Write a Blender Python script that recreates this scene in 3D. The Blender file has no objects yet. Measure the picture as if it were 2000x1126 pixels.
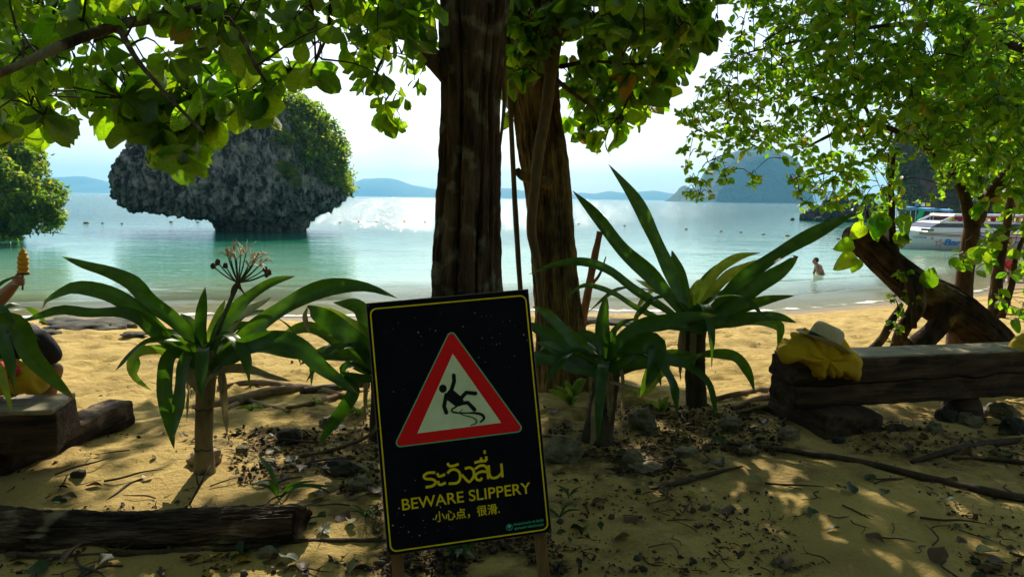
import bpy, math, random
import numpy as np
from mathutils import Vector, Matrix

random.seed(11); rng = np.random.default_rng(11)
S = bpy.context.scene
C = S.collection
PI = math.pi

# ------------------------------------------------------------------ camera
FPX = 1400.0                       # focal length in photograph pixels (photograph 2000 x 1126)
CAM = np.array([0.0, 0.0, 1.5])
PITCH, ROLL = math.radians(-7.2), math.radians(0.75)
FW = np.array([0, math.cos(PITCH), math.sin(PITCH)])
_r = np.array([1.0, 0, 0]); _u = np.cross(_r, FW)
RT = _r*math.cos(ROLL) + _u*math.sin(ROLL)
UP = -_r*math.sin(ROLL) + _u*math.cos(ROLL)
cd = bpy.data.cameras.new('camera'); cd.lens = FPX/2000*36; cd.sensor_width = 36; cd.clip_end = 20000; cd.clip_start = 0.05
co = bpy.data.objects.new('camera', cd); C.objects.link(co)
co.matrix_world = Matrix(((RT[0], UP[0], -FW[0], CAM[0]), (RT[1], UP[1], -FW[1], CAM[1]), (RT[2], UP[2], -FW[2], CAM[2]), (0, 0, 0, 1)))
S.camera = co

# ------------------------------------------------------------------ world, sun, exposure
SUN_EL, SUN_AZ = math.radians(41), math.radians(-5.5)        # azimuth measured from +Y towards +X
SD = np.array([math.sin(SUN_AZ)*math.cos(SUN_EL), math.cos(SUN_AZ)*math.cos(SUN_EL), math.sin(SUN_EL)])
W = bpy.data.worlds.new('World'); S.world = W; W.use_nodes = True
wn = W.node_tree; wn.nodes.clear()
def wnode(t, **k):
    n = wn.nodes.new(t)
    for a, b in k.items(): setattr(n, a, b)
    return n
sky = wnode('ShaderNodeTexSky', sky_type='NISHITA', sun_disc=False, sun_elevation=SUN_EL, sun_rotation=SUN_AZ, dust_density=1.6, air_density=1.0, ozone_density=1.6, altitude=0)
tc = wnode('ShaderNodeTexCoord'); mp = wnode('ShaderNodeMapping'); mp.inputs['Scale'].default_value = (1.6, 1.6, 6.0)
nz = wnode('ShaderNodeTexNoise'); nz.inputs['Scale'].default_value = 2.6; nz.inputs['Detail'].default_value = 7; nz.inputs['Roughness'].default_value = .58
cr = wnode('ShaderNodeValToRGB'); cr.color_ramp.elements[0].position = .42; cr.color_ramp.elements[1].position = .72
cr.color_ramp.elements[1].color = (.75, .75, .75, 1)
mx = wnode('ShaderNodeMixRGB'); mx.inputs[2].default_value = (6.9, 6.9, 6.6, 1)
bg = wnode('ShaderNodeBackground'); bg.inputs['Strength'].default_value = .09
wo = wnode('ShaderNodeOutputWorld')
L = wn.links.new
L(tc.outputs['Generated'], mp.inputs[0]); L(mp.outputs[0], nz.inputs['Vector']); L(nz.outputs[0], cr.inputs[0])
L(sky.outputs[0], mx.inputs[1]); L(cr.outputs[0], mx.inputs[0]); L(mx.outputs[0], bg.inputs[0]); L(bg.outputs[0], wo.inputs[0])
sl = bpy.data.lights.new('sun', 'SUN'); sl.energy = 5.0; sl.angle = math.radians(.53); sl.color = (1.0, .91, .73)
so = bpy.data.objects.new('sun', sl); C.objects.link(so)
so.rotation_euler = Vector(SD).to_track_quat('Z', 'Y').to_euler(); so.location = (0, 0, 30)
S.view_settings.view_transform = 'Standard'; S.view_settings.look = 'None'; S.view_settings.exposure = 0.86; S.view_settings.gamma = 1
S.render.engine = 'CYCLES'
S.cycles.use_denoising = True; S.cycles.max_bounces = 5; S.cycles.diffuse_bounces = 3; S.cycles.glossy_bounces = 2; S.cycles.use_adaptive_sampling = True; S.cycles.adaptive_threshold = .02
S.cycles.transmission_bounces = 4; S.cycles.transparent_max_bounces = 6; S.cycles.volume_bounces = 0
S.cycles.sample_clamp_indirect = 6; S.cycles.caustics_reflective = False; S.cycles.caustics_refractive = False

# ------------------------------------------------------------------ pixel helpers (give a thing its real distance Y)
def ray(px, py): return FW + RT*((px-1000)/FPX) - UP*((py-563)/FPX)
def P(px, py, Y):
    d = ray(px, py); return CAM + d*(Y/d[1])
def proj(p):
    d = np.asarray(p, float) - CAM; z = d @ FW
    z = np.where(np.abs(z) < 1e-6, 1e-6, z)
    return 1000 + FPX*(d @ RT)/z, 563 - FPX*(d @ UP)/z, z
# numpy value noise
def _h(i, j, k):
    n = (i*374761393 + j*668265263 + k*2147483647) & 0xffffffff
    n = ((n ^ (n >> 13))*1274126177) & 0xffffffff
    return ((n ^ (n >> 16)) & 0xffff)/65535.0
def vn(p):
    p = np.asarray(p, float); i = np.floor(p).astype(np.int64); f = p - i; f = f*f*(3-2*f)
    x, y, z = i[..., 0], i[..., 1], i[..., 2]; r = 0
    for a in (0, 1):
        for b in (0, 1):
            for c in (0, 1):
                r = r + _h(x+a, y+b, z+c)*(f[..., 0] if a else 1-f[..., 0])*(f[..., 1] if b else 1-f[..., 1])*(f[..., 2] if c else 1-f[..., 2])
    return r
def fbm(p, o=4, g=.5):
    s = 0; a = 1; t = 0; p = np.asarray(p, float)
    for q in range(o): s = s + a*vn(p*2**q + 17.3*q); t += a; a *= g
    return s/t
WATER = -1.1
def shore(x): return 16.0 + .15*x + .045*np.maximum(0, x-5)**2*(1/(1+np.maximum(0, x-5)*.012)) + .25*np.sin(x*.7+1)
def gz(x, y):
    x = np.asarray(x, float); y = np.asarray(y, float)
    s = y - shore(np.clip(x, -60, 60))
    t = np.clip((s+11)/11, 0, None)
    z = np.where(s < 0, -1.1*np.clip(t, 0, 1)**1.15, -1.1 - .075*s)
    z = np.maximum(z, -6)
    q = np.stack([x, y, np.zeros_like(x)], -1)
    near = np.clip(1 - np.hypot(x, y)/60, 0, 1)
    wet = np.clip((-s-.3)/2.0, 0, 1)
    b = (fbm(q*1.1, 3)-.5)*.16*np.clip((y-1)/3, .3, 1) + (fbm(q*4.5+9, 3)-.5)*.075 + (fbm(q*14+3, 2)-.5)*.022
    lump = (np.clip(fbm(q*3.1+41, 2)-.45, 0, 1)*.20 + np.clip(fbm(q*6.3+11, 2)-.5, 0, 1)*.16)*np.clip((y-4.2)/2.5, 0, 1)
    b = b*np.where(y > 4.5, 1.0, .8)
    return z + (b - lump)*near*wet + .05*np.exp(-((x-1.0)**2+(y-4.5)**2)/1.2)
def G(px, py):
    d = ray(px, py); t = 1.5/max(1e-4, -d[2])
    for _ in range(14):
        p = CAM + d*t; g = float(gz(p[0], p[1])); t += (p[2]-g)/max(.03, -d[2])*.8
    p = CAM + d*t; p[2] = float(gz(p[0], p[1])); return p
def GV(px, py):
    """ground under many pixels at once"""
    px = np.asarray(px, float); py = np.asarray(py, float); d = FW + RT*((px-1000)/FPX)[:, None] - UP*((py-563)/FPX)[:, None]; t = 1.5/np.maximum(1e-4, -d[:, 2])
    for _ in range(10):
        p = CAM + d*t[:, None]; t = t + (p[:, 2]-gz(p[:, 0], p[:, 1]))/np.maximum(.03, -d[:, 2])*.8
    p = CAM + d*t[:, None]; p[:, 2] = gz(p[:, 0], p[:, 1]); return p
def on(x, y, dz=0): return np.array([x, y, float(gz(x, y)) + dz])

# ------------------------------------------------------------------ materials
MATS = {}
def mat(name, c1, c2=None, scale=6, rough=.7, bump=0, stretch=(1, 1, 1), detail=5, c3=None, s3=2.0, p3=(.55, .68), bscale=None, spec=.3, lo=.35, hi=.68, metal=0, coat=0, bdist=.02):
    m = bpy.data.materials.new(name); m.use_nodes = True; nt = m.node_tree; b = nt.nodes['Principled BSDF']
    b.inputs['Roughness'].default_value = rough; b.inputs['Specular IOR Level'].default_value = spec; b.inputs['Metallic'].default_value = metal
    b.inputs['Coat Weight'].default_value = coat
    b.inputs['Base Color'].default_value = (*c1, 1)
    N = nt.nodes.new; K = nt.links.new
    t = N('ShaderNodeTexCoord'); mpn = N('ShaderNodeMapping'); mpn.inputs['Scale'].default_value = stretch
    K(t.outputs['Object'], mpn.inputs[0])
    if c2:
        n = N('ShaderNodeTexNoise'); n.inputs['Scale'].default_value = scale; n.inputs['Detail'].default_value = detail; n.inputs['Roughness'].default_value = .62
        K(mpn.outputs[0], n.inputs['Vector'])
        r = N('ShaderNodeValToRGB'); r.color_ramp.elements[0].position = lo; r.color_ramp.elements[1].position = hi
        r.color_ramp.elements[0].color = (*c1, 1); r.color_ramp.elements[1].color = (*c2, 1)
        K(n.outputs[0], r.inputs[0]); out = r.outputs[0]
        if c3:
            n3 = N('ShaderNodeTexNoise'); n3.inputs['Scale'].default_value = s3; n3.inputs['Detail'].default_value = 6
            K(t.outputs['Object'], n3.inputs['Vector'])
            r3 = N('ShaderNodeMapRange'); r3.inputs[1].default_value = p3[0]; r3.inputs[2].default_value = p3[1]
            K(n3.outputs[0], r3.inputs[0])
            mxx = N('ShaderNodeMixRGB'); mxx.inputs[2].default_value = (*c3, 1); K(r3.outputs[0], mxx.inputs[0]); K(out, mxx.inputs[1]); out = mxx.outputs[0]
        K(out, b.inputs['Base Color'])
    if bump:
        nb = N('ShaderNodeTexNoise'); nb.inputs['Scale'].default_value = bscale or scale*2.5; nb.inputs['Detail'].default_value = 6; nb.inputs['Roughness'].default_value = .65
        K(mpn.outputs[0], nb.inputs['Vector'])
        bp = N('ShaderNodeBump'); bp.inputs['Strength'].default_value = bump; bp.inputs['Distance'].default_value = bdist
        K(nb.outputs[0], bp.inputs['Height']); K(bp.outputs[0], b.inputs['Normal'])
    MATS[name] = m; return m

def leafmat(name, cols, trans, tmix=.45, rough=.45, veins=7, vein_col=(.25, .32, .08), spec=.35, kind='pinnate', vs=.35, vary=False):
    """leaf blade: coloured by a random number per leaf, with veins from its own UV, and light coming through it"""
    m = bpy.data.materials.new(name); m.use_nodes = True; nt = m.node_tree; N = nt.nodes.new; K = nt.links.new
    b = nt.nodes['Principled BSDF']; out = nt.nodes['Material Output']
    g = N('ShaderNodeNewGeometry'); oi = N('ShaderNodeObjectInfo')
    ad = N('ShaderNodeMath'); ad.operation = 'ADD'; K(g.outputs['Random Per Island'], ad.inputs[0]); K(oi.outputs['Random'], ad.inputs[1])
    fr = N('ShaderNodeMath'); fr.operation = 'FRACT'; K(ad.outputs[0], fr.inputs[0])
    def ramp(cs):
        r = N('ShaderNodeValToRGB'); e = r.color_ramp.elements
        while len(e) < len(cs): e.new(.5)
        for i, (p, c) in enumerate(cs): e[i].position = p; e[i].color = (*c, 1)
        K(fr.outputs[0], r.inputs[0]); return r.outputs[0]
    base, tr = ramp(cols), ramp(trans)
    uv = N('ShaderNodeUVMap'); uv.uv_map = 'UVMap'; sp = N('ShaderNodeSeparateXYZ'); K(uv.outputs[0], sp.inputs[0])
    def mth(op, a, c=None, clamp=False):
        n = N('ShaderNodeMath'); n.operation = op; n.use_clamp = clamp
        for i, v in enumerate((a, c)):
            if v is None: continue
            if isinstance(v, (int, float)): n.inputs[i].default_value = v
            else: K(v, n.inputs[i])
        return n.outputs[0]
    au = mth('ABSOLUTE', mth('SUBTRACT', sp.outputs[0], .5))
    if kind == 'pinnate':
        f = mth('FRACT', mth('MULTIPLY', mth('SUBTRACT', sp.outputs[1], mth('MULTIPLY', au, .7)), veins))
        v1 = mth('SUBTRACT', 1.0, mth('MULTIPLY', mth('ABSOLUTE', mth('SUBTRACT', f, .5)), 9), True)
    else:
        f = mth('FRACT', mth('MULTIPLY', sp.outputs[0], veins)); v1 = mth('MULTIPLY', mth('SUBTRACT', 1.0, mth('MULTIPLY', mth('ABSOLUTE', mth('SUBTRACT', f, .5)), 4), True), .5)
    v2 = mth('SUBTRACT', 1.0, mth('MULTIPLY', au, 26), True)
    vm = mth('MULTIPLY', mth('MAXIMUM', v1, v2), vs)
    nz = N('ShaderNodeTexNoise'); nz.inputs['Scale'].default_value = 18; nz.inputs['Detail'].default_value = 4
    to = N('ShaderNodeTexCoord'); K(to.outputs['Object'], nz.inputs['Vector'])
    dm = N('ShaderNodeMapRange'); dm.inputs[1].default_value = .3; dm.inputs[2].default_value = .75; dm.inputs[3].default_value = .7; dm.inputs[4].default_value = 1.25; K(nz.outputs[0], dm.inputs[0])
    def shade(col, vc):
        a = N('ShaderNodeMixRGB'); a.inputs[2].default_value = (*vc, 1); K(vm, a.inputs[0]); K(col, a.inputs[1])
        h = N('ShaderNodeHueSaturation'); K(a.outputs[0], h.inputs['Color']); K(dm.outputs[0], h.inputs['Value']); return h.outputs[0]
    if kind == 'strap':
        tn = N('ShaderNodeTexNoise'); tn.inputs['Scale'].default_value = 9; K(to.outputs['Object'], tn.inputs['Vector'])
        tip = mth('MULTIPLY', mth('SUBTRACT', mth('ADD', sp.outputs[1], mth('MULTIPLY', tn.outputs[0], .22)), 1.04), 12, True)
        def tipped(c, tc_):
            a = N('ShaderNodeMixRGB'); a.inputs[2].default_value = (*tc_, 1); K(tip, a.inputs[0]); K(c, a.inputs[1]); return a.outputs[0]
        base, tr = tipped(base, (.20, .12, .045)), tipped(tr, (.26, .14, .03))
    K(shade(base, vein_col), b.inputs['Base Color']); b.inputs['Roughness'].default_value = rough; b.inputs['Specular IOR Level'].default_value = spec
    tl = N('ShaderNodeBsdfTranslucent'); K(shade(tr, tuple(x*.55 for x in vein_col)), tl.inputs[0])
    bp = N('ShaderNodeBump'); bp.inputs['Strength'].default_value = .3; bp.inputs['Distance'].default_value = .004; K(vm, bp.inputs['Height']); K(bp.outputs[0], b.inputs['Normal'])
    ms = N('ShaderNodeMixShader'); ms.inputs[0].default_value = tmix
    if vary:
        tr_ = N('ShaderNodeMapRange'); tr_.inputs[1].default_value = .25; tr_.inputs[2].default_value = .75; tr_.inputs[3].default_value = tmix*.45; tr_.inputs[4].default_value = tmix*1.12
        K(mth('FRACT', mth('MULTIPLY', fr.outputs[0], 7.31)), tr_.inputs[0]); K(tr_.outputs[0], ms.inputs[0])
    K(b.outputs[0], ms.inputs[1]); K(tl.outputs[0], ms.inputs[2]); K(ms.outputs[0], out.inputs[0])
    MATS[name] = m; return m

mat('black_board', (.003, .003, .010), (.006, .006, .015), 9, rough=.42, spec=.08, c3=(.02, .02, .022), s3=26, p3=(.66, .8))
mat('board_edge', (.10, .085, .075), (.16, .14, .125), 20, rough=.6)
mat('sign_yellow', (.78, .60, .012), (.68, .52, .012), 30, rough=.5, spec=.2)
mat('sign_red', (.74, .006, .016), (.64, .006, .014), 16, rough=.5, spec=.2)
mat('sign_teal', (.08, .52, .36), rough=.5)
mat('sign_white', (.66, .74, .62), (.58, .66, .52), 14, rough=.5, spec=.2, c3=(.5, .46, .25), s3=9, p3=(.68, .74))
mat('sign_black', (.004, .004, .014), rough=.5, spec=.2)
mat('chip', (.5, .5, .48), rough=.8)
mat('screw', (.08, .07, .06), rough=.5, metal=.6)
mat('post_wood', (.13, .065, .025), (.20, .11, .05), 30, rough=.75, bump=.5, stretch=(1, 1, .12))
mat('bark_dark', (.016, .010, .008), (.12, .075, .052), 12, rough=.85, bump=.9, stretch=(1, 1, .22), c3=(.17, .155, .115), s3=6, p3=(.54, .64), bdist=.03, spec=.15)
mat('bark_tan', (.050, .030, .010), (.30, .20, .075), 14, rough=.85, bump=1.0, stretch=(1, 1, .16), c3=(.03, .02, .012), s3=4, p3=(.5, .7), bdist=.035, spec=.15)
mat('bark_gnarl', (.016, .011, .008), (.072, .048, .030), 9, rough=.85, bump=1.0, stretch=(1, 1, .5), c3=(.17, .125, .045), s3=3.5, p3=(.56, .66), bdist=.04, spec=.12)
mat('bark_small', (.065, .032, .018), (.15, .078, .042), 20, rough=.8, bump=.5, stretch=(1, 1, .4), spec=.15)
mat('bark_grey', (.04, .026, .018), (.08, .055, .036), 20, rough=.85, bump=.5, spec=.15)
mat('vine_bark', (.085, .055, .026), (.13, .09, .045), 30, rough=.8, bump=.4, stretch=(1, 1, .4))
mat('driftwood', (.12, .075, .042), (.26, .18, .105), 16, rough=.9, bump=.8, stretch=(.4, 1, 1), spec=.15)
mat('twig', (.025, .015, .010), (.06, .036, .022), 20, rough=.9)
mat('old_timber', (.016, .010, .007), (.085, .052, .030), 10, rough=.85, bump=.9, stretch=(.25, 2.2, 2.2), c3=(.095, .06, .034), s3=6, p3=(.58, .72), spec=.2, bdist=.02)
mat('skylit_grey_timber', (.15, .125, .075), (.28, .24, .15), 9, rough=.55, bump=.8, stretch=(.22, 2.4, 2.4), c3=(.05, .04, .028), s3=5, p3=(.55, .7), spec=.25, bdist=.012)  # weathered grey, lightened further for sky reflected off the bench tops
mat('rotten_log', (.014, .009, .007), (.105, .068, .050), 9, rough=.9, bump=1.0, stretch=(.3, 1.6, 1.6), c3=(.20, .15, .10), s3=7, p3=(.58, .7), bdist=.03, spec=.15)
mat('stone', (.085, .07, .042), (.20, .17, .105), 14, rough=.9, bump=.7, c3=(.20, .18, .10), s3=7, p3=(.55, .7))
mat('dark_rock', (.012, .012, .010), (.060, .054, .040), 5, rough=.9, bump=.9, c3=(.10, .10, .075), s3=3, p3=(.55, .72))
mat('limestone', (.038, .040, .037), (.37, .36, .30), 2.6, rough=.92, bump=1.0, bscale=5.0, stretch=(1, 1, .4), c3=(.42, .39, .29), s3=.8, p3=(.57, .70), bdist=.45, spec=.12, detail=10, lo=.42, hi=.62)
mat('cliff', (.045, .04, .032), (.19, .155, .11), .5, rough=.92, bump=1.0, bscale=.9, stretch=(1, 1, .5), c3=(.05, .08, .025), s3=.2, p3=(.5, .62), bdist=.8, spec=.12, detail=9)
mat('far_green', (.010, .026, .016), (.030, .050, .028), .03, rough=.95, bump=.8, bscale=.06, bdist=8, detail=8)
mat('far_hill', (.015, .03, .02), (.03, .045, .03), .008, rough=.95)
mat('felt', (.46, .40, .27), (.38, .32, .21), 60, rough=.85, bump=.25, bscale=300)
mat('ribbon', (.006, .006, .012), rough=.6)
mat('yellow_cloth', (.52, .33, .006), (.40, .24, .004), 5, rough=.85, bump=.3, bscale=160)
mat('yellow_cloth_dark', (.44, .30, .02), (.34, .22, .01), 6, rough=.85, bump=.3, bscale=160)
mat('red_cloth', (.52, .02, .05), (.42, .012, .03), 8, rough=.85)
mat('black_cloth', (.010, .008, .016), (.026, .018, .036), 9, rough=.75, bump=.3, bscale=40)
mat('skin', (.36, .17, .095), (.30, .13, .07), 9, rough=.5, spec=.35)
mat('skin_dark', (.30, .145, .07), (.24, .105, .055), 9, rough=.5, spec=.35)
mat('hair', (.03, .016, .012), rough=.7)
mat('fruit', (.70, .33, .008), (.58, .25, .006), 22, rough=.5, bump=.6, bscale=50)
mat('boat_white', (.66, .70, .69), (.58, .63, .61), 3, rough=.35, spec=.5)
mat('boat_glass', (.012, .014, .018), rough=.12, spec=.6)
mat('boat_red', (.50, .02, .03), rough=.5)
mat('boat_green', (.01, .09, .05), rough=.5)
mat('boat_blue', (.015, .16, .42), rough=.5)
mat('canopy_blue', (.06, .24, .48), (.05, .18, .38), 3, rough=.6)
mat('cloth_green', (.02, .36, .16), rough=.8)
mat('barrel_blue', (.01, .05, .40), rough=.4)
mat('flag_yellow', (.75, .60, .01), rough=.8)
mat('flag_white', (.72, .72, .72), rough=.8)
mat('flag_navy', (.02, .03, .20), rough=.8)
mat('metal', (.45, .45, .45), rough=.4, metal=.8)
mat('boat_wood', (.20, .08, .03), (.13, .05, .02), 5, rough=.6)
mat('fender', (.10, .15, .16), rough=.6)
mat('buoy', (.30, .19, .04), (.20, .125, .03), 6, rough=.7)
mat('petal', (.62, .52, .38), (.48, .33, .20), 60, rough=.7)
mat('seed_head', (.06, .028, .02), (.11, .06, .035), 60, rough=.9)
mat('flower_stalk', (.035, .060, .018), (.06, .085, .03), 20, rough=.5)
mat('plant_stem', (.10, .078, .036), (.21, .165, .078), 14, rough=.8, bump=.6, stretch=(1, 1, .3), c3=(.05, .03, .02), s3=7, p3=(.56, .66))
mat('plant_stem_dark', (.030, .022, .014), (.075, .055, .03), 14, rough=.9, bump=.9, stretch=(1, 1, .6))
mat('dry_sheath', (.19, .13, .07), (.33, .24, .13), 12, rough=.85, bump=.4, stretch=(1, 1, .2))

G1, G2, G3 = (.012, .046, .010), (.020, .072, .013), (.038, .095, .016)
T1, T2, T3 = (.22, .52, .006), (.38, .74, .008), (.55, .80, .010)
leafmat('big_leaf', [(0, G1), (.5, G2), (.99, G3), (.997, (.35, .16, .02))], [(0, T1), (.5, T2), (.99, T3), (.997, (.62, .28, .02))], .58, .42, 7, vary=True)
leafmat('heart_leaf', [(0, G1), (.5, G2), (.99, G3), (.997, (.40, .14, .02))], [(0, T1), (.5, T2), (.99, T3), (.997, (.62, .22, .02))], .56, .45, 5, vary=True)
leafmat('small_leaf', [(0, G1), (.5, G2), (.975, G3), (.99, (.34, .24, .02))], [(0, (.14, .40, .008)), (.5, (.28, .60, .010)), (.975, (.46, .66, .014)), (.99, (.60, .45, .03))], .60, .40, 6)
leafmat('shrub_leaf', [(0, (.022, .05, .014)), (.6, (.045, .095, .02)), (1, (.09, .13, .025))], [(0, (.14, .32, .02)), (.6, (.30, .50, .02)), (1, (.62, .62, .03))], .52, .5, 4)
leafmat('rock_shrub', [(0, (.022, .055, .02)), (.6, (.045, .105, .026)), (1, (.13, .19, .03))], [(0, (.14, .30, .02)), (.6, (.32, .50, .02)), (1, (.70, .66, .03))], .52, .55, 4)
leafmat('crinum', [(0, (.009, .036, .007)), (.6, (.014, .052, .009)), (1, (.021, .060, .009))], [(0, (.08, .24, .006)), (.6, (.13, .32, .008)), (1, (.19, .38, .010))], .24, .30, 9, (.03, .08, .012), .22, 'strap', .5)
leafmat('crinum_dry', [(0, (.20, .17, .10)), (1, (.27, .22, .12))], [(0, (.25, .20, .08)), (1, (.3, .24, .1))], .25, .6, 9, (.3, .27, .18), .3, 'strap', .4)
leafmat('crinum_pale', [(0, (.40, .38, .26)), (1, (.45, .42, .30))], [(0, (.4, .42, .16)), (1, (.45, .45, .2))], .35, .6, 9, (.5, .5, .35), .3, 'strap', .4)
leafmat('crinum_lime', [(0, (.10, .17, .015)), (1, (.20, .22, .02))], [(0, (.24, .42, .02)), (1, (.36, .48, .03))], .40, .45, 9, (.2, .24, .04), .3, 'strap', .4)
leafmat('fallen', [(0, (.012, .030, .012)), (.35, (.02, .055, .016)), (.6, (.05, .035, .018)), (.85, (.09, .045, .018)), (1, (.26, .17, .04))], [(0, (.03, .06, .01)), (1, (.2, .12, .02))], .15, .6, 7, (.10, .12, .05))
leafmat('litter', [(0, (.010, .008, .006)), (.4, (.028, .018, .011)), (.7, (.055, .030, .015)), (.9, (.10, .065, .035)), (1, (.16, .12, .06))], [(0, (.02, .015, .01)), (1, (.1, .05, .02))], .1, .8, 3, (.04, .03, .02))

# sand
m = mat('sand', (.37, .258, .088), (.54, .392, .140), 2.2, rough=.95, c3=(.25, .172, .062), s3=1.1, p3=(.50, .74), spec=.12, detail=8)
nt = m.node_tree; b = nt.nodes['Principled BSDF']; N = nt.nodes.new; K = nt.links.new
src = b.inputs['Base Color'].links[0].from_socket
t = N('ShaderNodeTexCoord')
n1 = N('ShaderNodeTexNoise'); n1.inputs['Scale'].default_value = 240; n1.inputs['Detail'].default_value = 3; K(t.outputs['Object'], n1.inputs['Vector'])
r1 = N('ShaderNodeMapRange'); r1.inputs[1].default_value = .3; r1.inputs[2].default_value = .7; r1.inputs[3].default_value = .78; r1.inputs[4].default_value = 1.2; K(n1.outputs[0], r1.inputs[0])
hs = N('ShaderNodeHueSaturation'); K(src, hs.inputs['Color']); K(r1.outputs[0], hs.inputs['Value'])
vo = N('ShaderNodeTexVoronoi'); vo.inputs['Scale'].default_value = 34; K(t.outputs['Object'], vo.inputs['Vector'])
r2 = N('ShaderNodeMapRange'); r2.inputs[1].default_value = .10; r2.inputs[2].default_value = .17; r2.inputs[3].default_value = 1; r2.inputs[4].default_value = 0; K(vo.outputs['Distance'], r2.inputs[0])
n4 = N('ShaderNodeTexNoise'); n4.inputs['Scale'].default_value = 1.9; n4.inputs['Detail'].default_value = 5; K(t.outputs['Object'], n4.inputs['Vector'])
r4 = N('ShaderNodeMapRange'); r4.inputs[1].default_value = .47; r4.inputs[2].default_value = .62; r4.inputs[4].default_value = .85; K(n4.outputs[0], r4.inputs[0])
ml = N('ShaderNodeMath'); ml.operation = 'MULTIPLY'; K(r2.outputs[0], ml.inputs[0]); K(r4.outputs[0], ml.inputs[1])
mxx = N('ShaderNodeMixRGB'); mxx.inputs[2].default_value = (.055, .038, .022, 1); K(ml.outputs[0], mxx.inputs[0]); K(hs.outputs[0], mxx.inputs[1])
# wet darker band by the waterline
at = N('ShaderNodeAttribute'); at.attribute_name = 'wet'
mw = N('ShaderNodeMixRGB'); mw.inputs[2].default_value = (.17, .12, .055, 1); K(at.outputs['Fac'], mw.inputs[0]); K(mxx.outputs[0], mw.inputs[1])
ah = N('ShaderNodeAttribute'); ah.attribute_name = 'humus'; nh_ = N('ShaderNodeTexNoise'); nh_.inputs['Scale'].default_value = 7; nh_.inputs['Detail'].default_value = 8; nh_.inputs['Roughness'].default_value = .7; K(t.outputs['Object'], nh_.inputs['Vector'])
hm = N('ShaderNodeMath'); hm.operation = 'MULTIPLY'; K(ah.outputs['Fac'], hm.inputs[0]); hr = N('ShaderNodeMapRange'); hr.inputs[1].default_value = .40; hr.inputs[2].default_value = .60; K(nh_.outputs[0], hr.inputs[0]); K(hr.outputs[0], hm.inputs[1])
mh = N('ShaderNodeMixRGB'); mh.inputs[2].default_value = (.075, .050, .026, 1); K(hm.outputs[0], mh.inputs[0]); K(mw.outputs[0], mh.inputs[1])
K(mh.outputs[0], b.inputs['Base Color'])
rw = N('ShaderNodeMapRange'); rw.inputs[3].default_value = .95; rw.inputs[4].default_value = .45; K(at.outputs['Fac'], rw.inputs[0]); K(rw.outputs[0], b.inputs['Roughness'])
nb = N('ShaderNodeTexNoise'); nb.inputs['Scale'].default_value = 26; nb.inputs['Detail'].default_value = 8; nb.inputs['Roughness'].default_value = .7; K(t.outputs['Object'], nb.inputs['Vector'])
bp = N('ShaderNodeBump'); bp.inputs['Strength'].default_value = .9; bp.inputs['Distance'].default_value = .045; K(nb.outputs[0], bp.inputs['Height']); K(bp.outputs[0], b.inputs['Normal'])

# sea water: own colour by depth, clear at the edge, rippled
m = bpy.data.materials.new('sea_water'); m.use_nodes = True; nt = m.node_tree; N = nt.nodes.new; K = nt.links.new; b = nt.nodes['Principled BSDF']
MATS['sea_water'] = m
b.inputs['IOR'].default_value = 1.33; b.inputs['Roughness'].default_value = .10
at = N('ShaderNodeAttribute'); at.attribute_name = 'depth'
t = N('ShaderNodeTexCoord')
pn = N('ShaderNodeTexNoise'); pn.inputs['Scale'].default_value = .16; pn.inputs['Detail'].default_value = 4; K(t.outputs['Object'], pn.inputs['Vector'])
pm = N('ShaderNodeMapRange'); pm.inputs[1].default_value = .3; pm.inputs[2].default_value = .7; pm.inputs[3].default_value = .65; pm.inputs[4].default_value = 1.4; K(pn.outputs[0], pm.inputs[0])
dm = N('ShaderNodeMath'); dm.operation = 'MULTIPLY'; K(at.outputs['Fac'], dm.inputs[0]); K(pm.outputs[0], dm.inputs[1])
dv = N('ShaderNodeMath'); dv.operation = 'DIVIDE'; dv.inputs[1].default_value = 5.0; K(dm.outputs[0], dv.inputs[0])
r = N('ShaderNodeValToRGB'); e = r.color_ramp.elements
while len(e) < 5: e.new(.5)
for i, (p_, c_) in enumerate([(0, (.28, .26, .13)), (.06, (.22, .31, .20)), (.18, (.13, .32, .235)), (.40, (.010, .13, .074)), (.95, (.005, .085, .056))]): e[i].position = p_; e[i].color = (*c_, 1)
K(dv.outputs[0], r.inputs[0])
fo = N('ShaderNodeTexNoise'); fo.inputs['Scale'].default_value = 2.3; fo.inputs['Detail'].default_value = 7; K(t.outputs['Object'], fo.inputs['Vector'])
fa = N('ShaderNodeAttribute'); fa.attribute_name = 'foam'
fm = N('ShaderNodeMath'); fm.operation = 'ADD'; K(fa.outputs['Fac'], fm.inputs[0]); K(fo.outputs[0], fm.inputs[1])
fr = N('ShaderNodeMapRange'); fr.inputs[1].default_value = .98; fr.inputs[2].default_value = 1.16; K(fm.outputs[0], fr.inputs[0])
mf = N('ShaderNodeMixRGB'); mf.inputs[2].default_value = (.75, .76, .72, 1); K(fr.outputs[0], mf.inputs[0]); K(r.outputs[0], mf.inputs[1])
K(mf.outputs[0], b.inputs['Base Color'])
rr = N('ShaderNodeMapRange'); rr.inputs[3].default_value = .09; rr.inputs[4].default_value = .9; K(fr.outputs[0], rr.inputs[0]); K(rr.outputs[0], b.inputs['Roughness'])
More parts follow.
